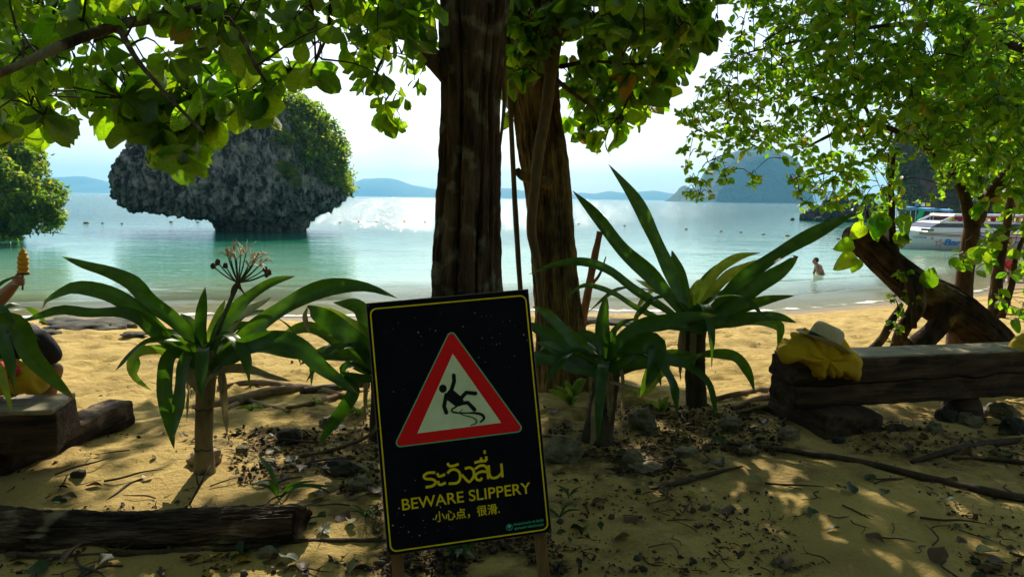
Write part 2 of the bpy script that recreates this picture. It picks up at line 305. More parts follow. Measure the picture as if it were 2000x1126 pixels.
# ripples
def ripple(sx, sy, sc, det, rot):
    a = N('ShaderNodeMapping'); a.inputs['Scale'].default_value = (sx, sy, 1); a.inputs['Rotation'].default_value = (0, 0, rot); K(t.outputs['Object'], a.inputs[0])
    n = N('ShaderNodeTexNoise'); n.inputs['Scale'].default_value = sc; n.inputs['Detail'].default_value = det; n.inputs['Roughness'].default_value = .55; K(a.outputs[0], n.inputs['Vector']); return n.outputs[0]
w1 = ripple(.45, 1, 2.4, 3, .12); w2 = ripple(.5, 1, .55, 2, -.1); w3 = ripple(.7, 1, 8, 2, .3)
wa = N('ShaderNodeAttribute'); wa.attribute_name = 'wind'
B1 = N('ShaderNodeBump'); B1.inputs['Distance'].default_value = .30; K(w1, B1.inputs['Height']); K(wa.outputs['Fac'], B1.inputs['Strength'])
B2 = N('ShaderNodeBump'); B2.inputs['Distance'].default_value = .55; K(w2, B2.inputs['Height']); K(wa.outputs['Fac'], B2.inputs['Strength']); K(B1.outputs[0], B2.inputs['Normal'])
B3 = N('ShaderNodeBump'); B3.inputs['Distance'].default_value = .06; K(w3, B3.inputs['Height']); K(wa.outputs['Fac'], B3.inputs['Strength']); K(B2.outputs[0], B3.inputs['Normal'])
K(B3.outputs[0], b.inputs['Normal'])
tp = N('ShaderNodeBsdfTransparent'); tp.inputs[0].default_value = (.86, .93, .86, 1)
cl = N('ShaderNodeMapRange'); cl.inputs[1].default_value = .0; cl.inputs[2].default_value = .5; cl.inputs[3].default_value = .15; cl.inputs[4].default_value = 1; K(dm.outputs[0], cl.inputs[0])
cf = N('ShaderNodeMath'); cf.operation = 'MAXIMUM'; K(cl.outputs[0], cf.inputs[0]); K(fr.outputs[0], cf.inputs[1])
ms = N('ShaderNodeMixShader'); K(cf.outputs[0], ms.inputs[0]); K(tp.outputs[0], ms.inputs[1]); K(b.outputs[0], ms.inputs[2]); K(ms.outputs[0], nt.nodes['Material Output'].inputs[0])

# ------------------------------------------------------------------ object helpers
def rootof(o):
    while o.parent: o = o.parent
    return o
ORG = {}
def thing(name, label, cat, org, group=None):
    o = bpy.data.objects.new(name, None); C.objects.link(o); o.location = tuple(org); o.empty_display_size = .1
    o['label'] = label; o['category'] = cat
    if group: o['group'] = group
    ORG[o.name] = np.array(org, float); return o
def tag(o, label, cat, group=None):
    o['label'] = label; o['category'] = cat
    if group: o['group'] = group
    return o
def mesh_np(name, V, F, uv=None, smooth=True):
    """V (n,3); F (m,k) array or list of arrays of equal row length"""
    me = bpy.data.meshes.new(name); V = np.asarray(V, np.float32)
    Fs = F if isinstance(F, list) else [F]; Fs = [np.asarray(f, np.int32) for f in Fs if len(f)]
    me.vertices.add(len(V)); me.vertices.foreach_set('co', V.ravel())
    li = np.concatenate([f.ravel() for f in Fs]); cnt = np.concatenate([np.full(len(f), f.shape[1], np.int32) for f in Fs])
    me.loops.add(len(li)); me.loops.foreach_set('vertex_index', li)
    me.polygons.add(len(cnt)); st = np.concatenate([[0], np.cumsum(cnt)[:-1]]).astype(np.int32)
    me.polygons.foreach_set('loop_start', st); me.polygons.foreach_set('loop_total', cnt)
    me.polygons.foreach_set('use_smooth', np.full(len(cnt), smooth))
    if uv is not None:
        l = me.uv_layers.new(name='UVMap'); l.data.foreach_set('uv', np.asarray(uv, np.float32)[li].ravel())
    me.update(calc_edges=True); me.validate(); return me
def obj(name, me, material, parent=None, loc=None):
    o = bpy.data.objects.new(name, me); C.objects.link(o)
    if material is not None:
        for q in (material if isinstance(material, (list, tuple)) else [material]): me.materials.append(MATS[q])
    if parent: o.parent = parent
    if loc is not None: o.location = tuple(loc)
    return o
class MB:
    """collects shapes in world coordinates and links them as ONE mesh object"""
    def __init__(s): s.V = []; s.F = []; s.U = []; s.hasuv = False; s.n = 0
    def add(s, V, F, uv=None):
        V = np.asarray(V, float); s.V.append(V); s.F += [[i+s.n for i in f] for f in F]
        s.U.append(np.asarray(uv, float) if uv is not None else np.zeros((len(V), 2)))
        if uv is not None: s.hasuv = True
        s.n += len(V); return s
    def build(s, name, material, parent=None, org=None, smooth=True):
        V = np.concatenate(s.V); o_ = ORG[rootof(parent).name] if parent else (np.array(org, float) if org is not None else V.mean(0))
        me = bpy.data.meshes.new(name); me.from_pydata((V-o_).tolist(), [], s.F)
        if smooth: me.polygons.foreach_set('use_smooth', [True]*len(me.polygons))
        if s.hasuv:
            U = np.concatenate(s.U); l = me.uv_layers.new(name='UVMap'); li = np.zeros(len(me.loops), np.int32); me.loops.foreach_get('vertex_index', li); l.data.foreach_set('uv', U[li].astype(np.float32).ravel())
        me.update()
        return obj(name, me, material, parent, None if parent else o_)
def spline(pts, n):
    """Catmull-Rom through the points, n samples; works on any column count"""
    p = np.asarray(pts, float)
    if len(p) == 2: return p[0] + np.linspace(0, 1, n)[:, None]*(p[1]-p[0])
    q = np.vstack([2*p[0]-p[1], p, 2*p[-1]-p[-2]]); d = np.concatenate([[0], np.cumsum(np.linalg.norm(np.diff(p[:, :3], axis=0), axis=1))]); d /= d[-1]
    t = np.linspace(0, 1, n); k = np.clip(np.searchsorted(d, t, 'right')-1, 0, len(p)-2); u = ((t-d[k])/(d[k+1]-d[k]+1e-12))[:, None]
    a, b_, c, e_ = q[k], q[k+1], q[k+2], q[k+3]
    return .5*(2*b_ + (c-a)*u + (2*a-5*b_+4*c-e_)*u*u + (3*b_-a-3*c+e_)*u**3)
def frames(p):
    t = np.gradient(p, axis=0); t /= np.linalg.norm(t, axis=1)[:, None]+1e-12
    up = np.array([0, 0, 1.0]) if abs(t[0][2]) < .9 else np.array([1.0, 0, 0])
    a = np.cross(up, t[0]); a /= np.linalg.norm(a); A = [a]
    for i in range(1, len(p)):
        a = A[-1] - t[i]*(A[-1] @ t[i]); A.append(a/(np.linalg.norm(a)+1e-12))
    A = np.array(A); return t, A, np.cross(t, A)
def tube(mb, pts, rad, seg=8, n=None, rough=0, caps=True, squash=1.0, freq=9):
    pts = np.asarray(pts, float); rad = np.full(len(pts), rad) if np.isscalar(rad) else np.asarray(rad, float)
    n = n or max(2, (len(pts)-1)*5+1)
    q = spline(np.hstack([pts, rad[:, None]]), n); p, r_ = q[:, :3], np.maximum(q[:, 3], 1e-4)
    t, A, B = frames(p); th = np.linspace(0, 2*PI, seg, endpoint=False)
    V = p[:, None, :] + r_[:, None, None]*(np.cos(th)[None, :, None]*A[:, None, :] + np.sin(th)[None, :, None]*B[:, None, :]*squash)
    if rough:
        nn = fbm(V.reshape(-1, 3)*freq + 5.1, 3).reshape(n, seg)-.5
        V = V + (V-p[:, None, :])*(nn*rough)[..., None]
    V = V.reshape(-1, 3)
    F = [[i*seg+j, i*seg+(j+1) % seg, (i+1)*seg+(j+1) % seg, (i+1)*seg+j] for i in range(n-1) for j in range(seg)]
    if caps:
        F.append(list(range(seg))[::-1]); F.append([(n-1)*seg+j for j in range(seg)])
    return mb.add(V, F)
def boxm(mb, c, ax, ay, az, hx, hy, hz, bev=.0, rough=0, div=(1, 1, 1)):
    """oriented box; bevel done by insetting corners on a subdivided shell with optional roughness"""
    ax, ay, az = [np.asarray(v, float)/np.linalg.norm(v) for v in (ax, ay, az)]; c = np.asarray(c, float)
    nx, ny, nz = div
    def lin(h, n):
        return np.array(sorted(set([-h, -h+bev, h-bev, h] if bev else [-h, h]) | set(np.linspace(-h+bev, h-bev, n+1))))
    X, Y, Z = lin(hx, nx), lin(hy, ny), lin(hz, nz); idx = {}; V = []; F = []
    def vid(i, j, k):
        key = (i, j, k)
        if key not in idx: idx[key] = len(V); V.append((X[i], Y[j], Z[k]))
        return idx[key]
    a, b_, d = len(X)-1, len(Y)-1, len(Z)-1
    for i in range(a):
        for j in range(b_):
            F.append([vid(i, j, 0), vid(i, j+1, 0), vid(i+1, j+1, 0), vid(i+1, j, 0)]); F.append([vid(i, j, d), vid(i+1, j, d), vid(i+1, j+1, d), vid(i, j+1, d)])
    for i in range(a):
        for k in range(d):
            F.append([vid(i, 0, k), vid(i+1, 0, k), vid(i+1, 0, k+1), vid(i, 0, k+1)]); F.append([vid(i, b_, k), vid(i, b_, k+1), vid(i+1, b_, k+1), vid(i+1, b_, k)])
    for j in range(b_):
        for k in range(d):
            F.append([vid(0, j, k), vid(0, j, k+1), vid(0, j+1, k+1), vid(0, j+1, k)]); F.append([vid(a, j, k), vid(a, j+1, k), vid(a, j+1, k+1), vid(a, j, k+1)])
    V = np.array(V)
    if bev:
        h = np.array([hx, hy, hz]); o = np.clip(np.abs(V)-(h-bev), 0, None)/bev; nrm = np.linalg.norm(o, axis=1)
        k = np.where(nrm > 1, 1/np.maximum(nrm, 1e-9), 1)[:, None]; inn = np.sign(V)*(np.minimum(np.abs(V), h-bev)); V = inn + np.sign(V)*o*k*bev
    Wd = c + V[:, :1]*ax + V[:, 1:2]*ay + V[:, 2:]*az
    if rough:
        Wd = Wd + (np.stack([fbm(Wd*[5, 5, 9]+s_, 3) for s_ in (1, 7, 13)], -1)-.5)*rough
    return mb.add(Wd, F)
def blob(mb, c, r, seg=14, rows=9, rough=.3, freq=1.6, seed=0):
    c = np.asarray(c, float); r = np.asarray(r, float)*np.ones(3); V = []
    for i in range(rows+1):
        ph = PI*i/rows
        for j in range(seg): V.append((math.sin(ph)*math.cos(2*PI*j/seg), math.sin(ph)*math.sin(2*PI*j/seg), math.cos(ph)))
    V = np.array(V); k = 1 + (fbm(V*freq+seed*3.7+20, 3)-.5)*2*rough
    F = [[i*seg+j, (i+1)*seg+j, (i+1)*seg+(j+1) % seg, i*seg+(j+1) % seg] for i in range(rows) for j in range(seg)]
    return mb.add(c + V*k[:, None]*r, F)
def lathe(mb, c, prof, seg=20, M=None):
    M = np.eye(3) if M is None else M; V = []
    for r_, z in prof:
        for j in range(seg): V.append((r_*math.cos(2*PI*j/seg), r_*math.sin(2*PI*j/seg), z))
    F = [[i*seg+j, i*seg+(j+1) % seg, (i+1)*seg+(j+1) % seg, (i+1)*seg+j] for i in range(len(prof)-1) for j in range(seg)]
    return mb.add(np.asarray(c) + np.array(V) @ M.T, F)
def inside(poly, x, y):
    poly = np.asarray(poly, float); x = np.asarray(x); y = np.asarray(y); r_ = np.zeros(x.shape, bool); j = len(poly)-1
    for i in range(len(poly)):
        xi, yi = poly[i]; xj, yj = poly[j]
        r_ ^= ((yi > y) != (yj > y)) & (x < (xj-xi)*(y-yi)/(yj-yi+1e-12)+xi); j = i
    return r_

# ================================================================== SETTING
def axis(segs, far, g=1.16):
    """coordinates: dense spans given as (start, stop, step), growing outwards to +-far"""
    a = [segs[0][0]]
    for s_, e_, st in segs:
        k = max(1, int(round((e_-s_)/st))); a += list(np.linspace(s_, e_, k+1)[1:])
    st = segs[-1][2]
    while a[-1] < far: st *= g; a.append(a[-1]+st)
    st = segs[0][2]; lo = []; v = a[0]
    while v > -far: st *= g; v -= st; lo.append(v)
    return np.array(lo[::-1]+a)
def grid(xs, ys, zf):
    X, Y = np.meshgrid(xs, ys); Z = zf(X, Y); V = np.stack([X, Y, Z], -1).reshape(-1, 3); a, b_ = len(xs), len(ys)
    i = (np.arange(b_-1)[:, None]*a + np.arange(a-1)[None, :]).ravel()
    return V, np.stack([i, i+1, i+a+1, i+a], 1)
def fattr(me, name, v):
    a = me.attributes.new(name, 'FLOAT', 'POINT'); a.data.foreach_set('value', np.asarray(v, np.float32))
xs = axis([(-8, -3.6, .06), (-3.6, 4.4, .024), (4.4, 13, .06)], 4300, 1.22)
ys = axis([(2.0, 6.6, .024), (6.6, 17.5, .05)], 4300, 1.22)
V, F = grid(xs, ys, gz)
for k in range(420):   # footprints and scuffs in the dry sand
    fx_, fy_ = -9+22*random.random(), 4.6+10.5*random.random()
    if fy_ > shore(fx_)-1.2: continue
    a_ = random.random()*PI; la, lb_ = .10+.06*random.random(), .045+.02*random.random(); dx, dy = V[:, 0]-fx_, V[:, 1]-fy_; m_ = (np.abs(dx) < .4) & (np.abs(dy) < .4)
    u_ = (dx[m_]*math.cos(a_)+dy[m_]*math.sin(a_))/la; v_ = (-dx[m_]*math.sin(a_)+dy[m_]*math.cos(a_))/lb_; r2_ = u_*u_+v_*v_
    V[m_, 2] += -.045*np.exp(-r2_**1.5) + .016*np.exp(-((np.sqrt(r2_)-1.5)/.4)**2)
me = mesh_np('beach_ground', V, F); s_ = V[:, 1]-shore(np.clip(V[:, 0], -60, 60))
fattr(me, 'wet', np.clip((s_+1.3+.5*fbm(V*[.9, .9, 0], 3))/.9, 0, 1))
HW = [.85, .85, .42]
HUM = [[G(a, b_)[:2] for a, b_ in pl] for pl in ([(455, 850), (560, 820), (740, 790), (1000, 800), (1060, 780), (1320, 790), (1520, 800), (1560, 870), (1400, 905), (1280, 950), (1090, 960), (1060, 1200), (740, 1200), (690, 1010), (590, 960), (470, 930)], [(1640, 845), (1800, 835), (2100, 815), (2100, 900), (1800, 905), (1660, 885)], [(1075, 930), (1300, 920), (1500, 885), (2100, 880), (2100, 975), (1800, 960), (1560, 950), (1400, 1010), (1320, 1200), (1070, 1200)])]
hu = np.zeros(len(V))
for pl, hw_ in zip(HUM, HW):
    pl = np.array(pl); jx = V[:, 0]+(fbm(V*[5, 5, 0], 3)-.5)*.5; jy = V[:, 1]+(fbm(V*[5, 5, 0]+50, 3)-.5)*.5; hu = np.maximum(hu, inside(pl, jx, jy)*hw_)
fattr(me, 'humus', hu)
o = obj('beach_ground', me, 'sand'); o['kind'] = 'structure'; o['label'] = 'yellow sandy beach sloping down to the sea'

xs = axis([(-16, 24, .16)], 4300, 1.2); ys = axis([(12.5, 24, .07), (24, 60, .3)], 4300, 1.2); ys = ys[ys > 9]
def seaz(X, Y):
    s = Y - shore(np.clip(X, -60, 60)); q = np.stack([X*.35, Y*.1, 0*X], -1)
    a = np.clip(fbm(q, 2)*2.2-.6, 0, 1); near = np.clip(1-np.abs(X)/60, 0, 1)
    z = .085*a*np.exp(-((s-1.9-.5*fbm(q*2+5, 2))/.22)**2) + .04*np.exp(-((s-4.2-1.2*fbm(q*1.3+2, 2))/.5)**2)
    z = z + .012*np.sin(s*3.1+3*fbm(q*3, 2))*np.exp(-np.clip(s, 0, None)/6)
    return WATER + z*near*(s > -1)
V, F = grid(xs, ys, seaz); me = mesh_np('sea', V, F)
s_ = V[:, 1]-shore(np.clip(V[:, 0], -60, 60)); dep = np.clip(V[:, 2]-gz(V[:, 0], V[:, 1]), 0, 8)
dep = np.where(s_ > 50, 5, dep)
fattr(me, 'depth', dep)
q = np.stack([V[:, 0]*.6, V[:, 1]*.25, 0*V[:, 0]], -1)
fattr(me, 'foam',   .58*np.exp(-((s_-.25)/.40)**2) + .58*np.clip(fbm(q*.6, 2)*2.2-.6, 0, 1)*np.exp(-((s_-1.5)/.35)**2) - .2*(s_ > 3.5))
fattr(me, 'wind', np.clip(.07 + .05*np.clip((s_-2)/26, 0, 1) + .9*np.clip((s_-22)/46, 0, 1)**1.2, 0, 1))
o = obj('sea', me, 'sea_water'); o['kind'] = 'structure'; o['label'] = 'calm turquoise sea glittering under the sun'

# ---- far hills and the steep island, real distances, seen through the haze box
def ridge(name, Y, prof, material, depth, label, base=WATER-1, cols=60, rows=14):
    """hill range at distance Y: silhouette points (px, py) give its heights; rounded in depth"""
    pr = np.array(prof, float); xs_ = np.linspace(pr[0, 0], pr[-1, 0], cols); hs_ = np.interp(xs_, pr[:, 0], pr[:, 1])
    top = np.array([P(a, b_, Y) for a, b_ in zip(xs_, hs_)]); V = []
    for k in range(rows):
        u = k/(rows-1); h = math.sin(PI*u)**.7
        for i in range(cols):
            hh = (top[i, 2]-base)*h; V.append((top[i, 0], Y+(u-.5)*depth, base+hh))
    V = np.array(V); sc = 6/depth
    V[:, 2] += (fbm(V*sc, 4)-.5)*(V[:, 2]-base)*.16; V[:, 0] += (fbm(V*sc+9, 3)-.5)*depth*.05
    F = [[k*cols+i, k*cols+i+1, (k+1)*cols+i+1, (k+1)*cols+i] for k in range(rows-1) for i in range(cols-1)]
    mb = MB().add(V, F); o = mb.build(name, material, org=(top[:, 0].mean(), Y, base)); o['label'] = label; return o
for Y_, pr, lb in [
    (4300, [(640, 384), (690, 360), (715, 349), (738, 346), (765, 350), (800, 360), (850, 369), (880, 375), (930, 384)], 'pale rounded hill range on the horizon beyond the rock'),
    (3700, [(820, 386), (850, 374), (870, 368), (900, 371), (960, 366), (1000, 368), (1020, 372), (1060, 376), (1090, 387)], 'low pale hills on the horizon between the two trunks'),
    (3900, [(1090, 388), (1130, 376), (1160, 378), (1190, 373), (1225, 378), (1250, 374), (1275, 372), (1300, 377), (1330, 381), (1360, 391)], 'low pale hills on the horizon between trunk and steep island'),
    (4000, [(60, 374), (80, 360), (100, 349), (125, 345), (160, 344), (180, 350), (190, 360), (215, 361), (232, 359), (260, 366), (300, 376)], 'pale rounded hills on the horizon at the far end of the bay'),
    (4600, [(-200, 372), (-60, 350), (60, 340), (85, 346), (130, 365), (160, 374)], 'faintest hill range on the horizon behind the bushy cliff'),
    (3200, [(1500, 392), (1540, 378), (1580, 372), (1640, 380), (1700, 395)], 'low pale hill on the horizon beside the steep island')]:
    o = ridge('hill', Y_, pr, 'far_hill', 700, lb); o['kind'] = 'structure'
o = ridge('steep_island', 1200, [(1312, 394), (1322, 384), (1332, 372), (1338, 362), (1350, 370), (1362, 376), (1372, 360), (1380, 338), (1392, 316), (1405, 306), (1425, 298), (1450, 290), (1475, 288), (1505, 292), (1530, 300), (1545, 308), (1549, 330), (1548, 380), (1552, 396)], 'far_green', 190, 'steep flat-topped island, blue with distance', cols=120, rows=24)
tag(o, 'steep blue-green island standing alone on the horizon', 'island')

# ---- rocks with real relief
def rockmesh(levels, Yc, dfrac, seg=200, rows=110, amp=.55, freq=.55, seed=0, power=2.2, lean=0, ridg=.6):
    """rock whose left and right outline (py, xl, xr in px at distance Yc) is rounded in depth, with rough relief"""
    lv = np.array(levels, float); t_ = np.linspace(0, 1, rows); k = np.linspace(0, 1, len(lv)); pz = np.interp(t_, k, lv[:, 0]); xl = np.interp(t_, k, lv[:, 1]); xr = np.interp(t_, k, lv[:, 2])
    th = np.linspace(0, 2*PI, seg, endpoint=False); V = np.zeros((rows, seg, 3))
    for i in range(rows):
        a = P(xl[i], pz[i], Yc); b_ = P(xr[i], pz[i], Yc); cx = (a[0]+b_[0])/2; hx = (b_[0]-a[0])/2; z = (a[2]+b_[2])/2
        c_, s2 = np.cos(th), np.sin(th)
        V[i, :, 0] = cx + hx*np.sign(c_)*np.abs(c_)**(2/power); V[i, :, 1] = Yc + hx*dfrac*np.sign(s2)*np.abs(s2)**(2/power) + lean*i/rows; V[i, :, 2] = z
    dth = np.roll(V, -1, 1)-np.roll(V, 1, 1); dr = np.gradient(V, axis=0); n_ = np.cross(dth, dr); n_ /= np.linalg.norm(n_, axis=-1, keepdims=True)+1e-9
    q = V.reshape(-1, 3)*freq + seed*11
    d = (fbm(q, 5, .55)-.5)*1.6 + ridg*(.35-np.abs(fbm(q*[2.2, 2.2, 1.1]+4, 4)-.5)*3)
    d = d + .55*(.5-np.abs(2*fbm(q*[3.3, 3.3, 2.2]+71, 3)-1)*2.2) + .75*(fbm(q*9+3, 3, .6)-.5)
    d = d - d.mean() - .2
    V = V + n_*(d.reshape(rows, seg, 1))*amp
    F = [[i*seg+j, (i+1)*seg+j, (i+1)*seg+(j+1) % seg, i*seg+(j+1) % seg][::-1] for i in range(rows-1) for j in range(seg)]
    F.append([(rows-1)*seg+j for j in range(seg)])
    return V.reshape(-1, 3), F, n_.reshape(-1, 3)

def leaf_tpl(kind, rows=5, cols=3, droop=.25, fold=.18, curl=0):
    v = np.linspace(0, 1, rows); u = np.linspace(-1, 1, cols)
    w = {'obovate': lambda t: .34*np.clip(np.sin(PI*np.clip(t, 0, 1)**1.7), 0, 1)**.62, 'heart': lambda t: .43*np.clip(np.sin(PI*np.clip(t*.97+.03, 0, 1)**.72), 0, 1)**.8,
         'ellip': lambda t: .31*np.clip(np.sin(PI*t), 0, 1)**.75, 'lance': lambda t: .17*np.clip(np.sin(PI*t**.8), 0, 1)**.8}[kind]
    tt = v.copy(); tt[0] = .02; tt[-1] = .985 if kind in ('obovate', 'ellip') else .995
    ww = w(tt); U, T_ = np.meshgrid(u, v); Wd = ww[:, None]*np.ones(cols)
    X = U*Wd; Z = -droop*T_**2 + fold*np.abs(X) + curl*np.sin(T_*5)*np.abs(U)*.05
    Vv = np.stack([X, T_, Z], -1).reshape(-1, 3); uv = np.stack([.5+X/.9, T_], -1).reshape(-1, 2)
    i = (np.arange(rows-1)[:, None]*cols + np.arange(cols-1)).ravel(); Fq = np.stack([i, i+1, i+cols+1, i+cols], 1)
    return Vv, Fq, uv
def orient(d, n):
    """rotation matrices (m,3,3) with columns x, y=d (length), z~n"""
    d = d/np.linalg.norm(d, axis=1, keepdims=True); x = np.cross(d, n); x /= np.linalg.norm(x, axis=1, keepdims=True)+1e-9; z = np.cross(x, d)
    return np.stack([x, d, z], -1)
def leaves_mesh(name, tpls, pos, R, size, org):
    """joins many leaves into one mesh"""
    VV, FF, UU = [], [], []; n0 = 0; which = rng.integers(0, len(tpls), len(pos))
    for k, (Vt, Ft, ut) in enumerate(tpls):
        m_ = which == k
        if not m_.any(): continue
        A = np.einsum('mij,kj->mki', R[m_], Vt)*size[m_][:, None, None] + (pos[m_]-org)[:, None, :]
        c_ = len(A); VV.append(A.reshape(-1, 3)); FF.append((Ft[None] + (np.arange(c_)*len(Vt))[:, None, None] + n0).reshape(-1, Ft.shape[1])); UU.append(np.tile(ut, (c_, 1))); n0 += c_*len(Vt)
    return mesh_np(name, np.concatenate(VV), np.concatenate(FF), np.concatenate(UU))
def rand_dirs(m_, up=.0, flat=1.0):
    d = rng.normal(size=(m_, 3)); d[:, 2] = d[:, 2]*flat + up; return d/np.linalg.norm(d, axis=1, keepdims=True)
def scatter_shrub(name, centers, radii, n_each, size, tplk, material, parent, kind='stuff'):
    """foliage: leaves spread through clump volumes, denser at their skins"""
    org = ORG[rootof(parent).name]; pos = []
    for c_, r_, n_ in zip(centers, radii, n_each):
        d = rand_dirs(n_, .15); k = rng.random(n_)**.4; pos.append(np.asarray(c_) + d*k[:, None]*np.asarray(r_)*(.75+.5*vn(d*2.5+np.asarray(c_)*.7))[:, None])
    pos = np.concatenate(pos); m_ = len(pos); d = rand_dirs(m_, -.15); n = rand_dirs(m_, .8); sz = size*(.6+.8*rng.random(m_))
    me = leaves_mesh(name, [leaf_tpl(tplk, 3, 3, .2, .2), leaf_tpl(tplk, 3, 3, .4, .3)], pos, orient(d, n), sz, org)
    o = obj(name, me, material, parent); o['kind'] = kind; return o

# mushroom rock with its shrubs
RY = 53
levels = [(482, 446, 578), (462, 434, 586), (452, 429, 588), (442, 421, 592), (432, 411, 602), (425, 400, 614), (420, 358, 624), (415, 290, 636), (408, 264, 648), (398, 251, 660), (385, 244, 672), (368, 237, 674), (350, 236, 668), (330, 239, 662), (305, 254, 656), (280, 274, 648), (258, 315, 638), (236, 372, 622), (218, 432, 600), (206, 480, 572), (202, 520, 545)]
org = np.array([P(505, 456, RY)[0], RY, WATER]); ri = thing('mushroom_rock', 'big undercut limestone rock topped with shrubs standing in the sea', 'sea rock', org)
V, F, Nn = rockmesh(levels, RY, .72, 400, 230, .62, .5, 1)
MB().add(V, F).build('rock', 'limestone', ri, smooth=False)
ux, uy, uz = proj(V); cand = (V[:, 1] < RY+2)
region = [(330, 190), (480, 200), (560, 180), (640, 210), (700, 260), (700, 400), (672, 372), (640, 352), (615, 338), (588, 318), (560, 285), (520, 262), (470, 256), (420, 262), (370, 268)]
ok = np.where(cand & inside(region, ux, uy))[0]; pick = rng.choice(ok, 480, False)
scatter_shrub('shrub_foliage', V[pick]+Nn[pick]*.25, [.40+.45*rng.random() for _ in pick], [46]*len(pick), .25, 'ellip', 'rock_shrub', ri)
reg2 = [(520, 205), (565, 182), (620, 200), (670, 235), (695, 280), (690, 330), (684, 372), (668, 340), (655, 285), (615, 240)]
ok = np.where(inside(reg2, ux, uy))[0]; pick = rng.choice(ok, 90, False)
scatter_shrub('shrub_foliage', V[pick]+Nn[pick]*.45, [.35+.45*rng.random()**2 for _ in pick], [46]*len(pick), .25, 'ellip', 'shrub_leaf', ri)
cs = [P(a, b_, RY-.5+rng.normal()*.8) for a, b_ in [(500, 208), (522, 200), (540, 196), (556, 194), (572, 197), (590, 202), (606, 208), (622, 216), (638, 228), (650, 242), (660, 258), (668, 276), (672, 296)]]
scatter_shrub('shrub_foliage', cs, [.35+.3*rng.random() for _ in cs], [90]*len(cs), .24, 'ellip', 'shrub_leaf', ri)
reg3 = [(535, 325), (575, 305), (590, 335), (600, 380), (585, 395), (560, 350)]
ok = np.where(cand & inside(reg3, ux, uy))[0]; pick = rng.choice(ok, 9, False)
scatter_shrub('shrub_foliage', V[pick]+Nn[pick]*.25, [.45]*9, [60]*9, .2, 'ellip', 'shrub_leaf', ri)
ok = np.where(cand & inside([(236, 250), (330, 230), (280, 300), (236, 380)], ux, uy))[0]; pick = rng.choice(ok, 8, False)
scatter_shrub('shrub_foliage', V[pick]+Nn[pick]*.3, [.35]*8, [22]*8, .16, 'ellip', 'rock_shrub', ri)

# bushy cliff on the far left
CY = 36
org = np.array([P(-60, 450, CY)[0], CY+3, WATER]); cl_ = thing('bushy_cliff', 'limestone cliff overgrown with bushes hanging over the water, at the frame edge', 'cliff', org)
V, F, Nn = rockmesh([(470, -420, 30), (455, -430, 32), (440, -430, 40), (400, -430, 55), (340, -430, 66), (290, -420, 62), (230, -400, 58), (160, -360, 40), (100, -300, 10), (60, -240, -60)], CY+5, .45, 110, 70, .7, .5, 4)
MB().add(V, F).build('rock', 'cliff', cl_)
cs = [P(px_, py_, CY+dy_) for px_, py_, dy_ in [(10, 430, 0), (45, 425, -.5), (75, 410, 0), (95, 392, .5), (60, 392, -.5), (20, 395, -1), (35, 365, 0), (70, 368, .5), (88, 372, 1), (5, 360, -1), (15, 335, 0), (48, 338, 1), (-30, 400, -1), (-30, 350, 0), (20, 305, 1), (45, 300, 1.5), (-20, 300, .5), (-70, 420, -1), (-70, 360, -1), (30, 445, 0), (-10, 440, -.5), (60, 320, 2), (-80, 300, 0), (0, 275, 1.5), (40, 272, 2), (-60, 260, 1), (75, 432, .2), (105, 420, .2)]]
cs = [c_+rng.normal(size=3)*[.22, .4, .18] for c_ in cs for _ in (0, 1)]
scatter_shrub('bush_foliage', cs, [.34+.42*random.random() for _ in cs], [300]*len(cs), .20, 'ellip', 'shrub_leaf', cl_)
cs = [P(px_, py_, CY+1.5) for px_, py_ in [(62, 312), (70, 330), (84, 322), (92, 340), (88, 355)]]
scatter_shrub('bush_foliage', cs, [.28]*5, [60]*5, .14, 'ellip', 'shrub_leaf', cl_)
mb = MB()
for k in range(14):
    a = P(20+k*6, 442, CY-.6); dx = .5+.5*random.random(); tube(mb, [a, a+[dx*.3, 0, -.28], a+[dx, -.1, -.3-.1*random.random()]], [.014, .01, .004], 4, 7)
mb.build('hanging_twig', 'twig', cl_)

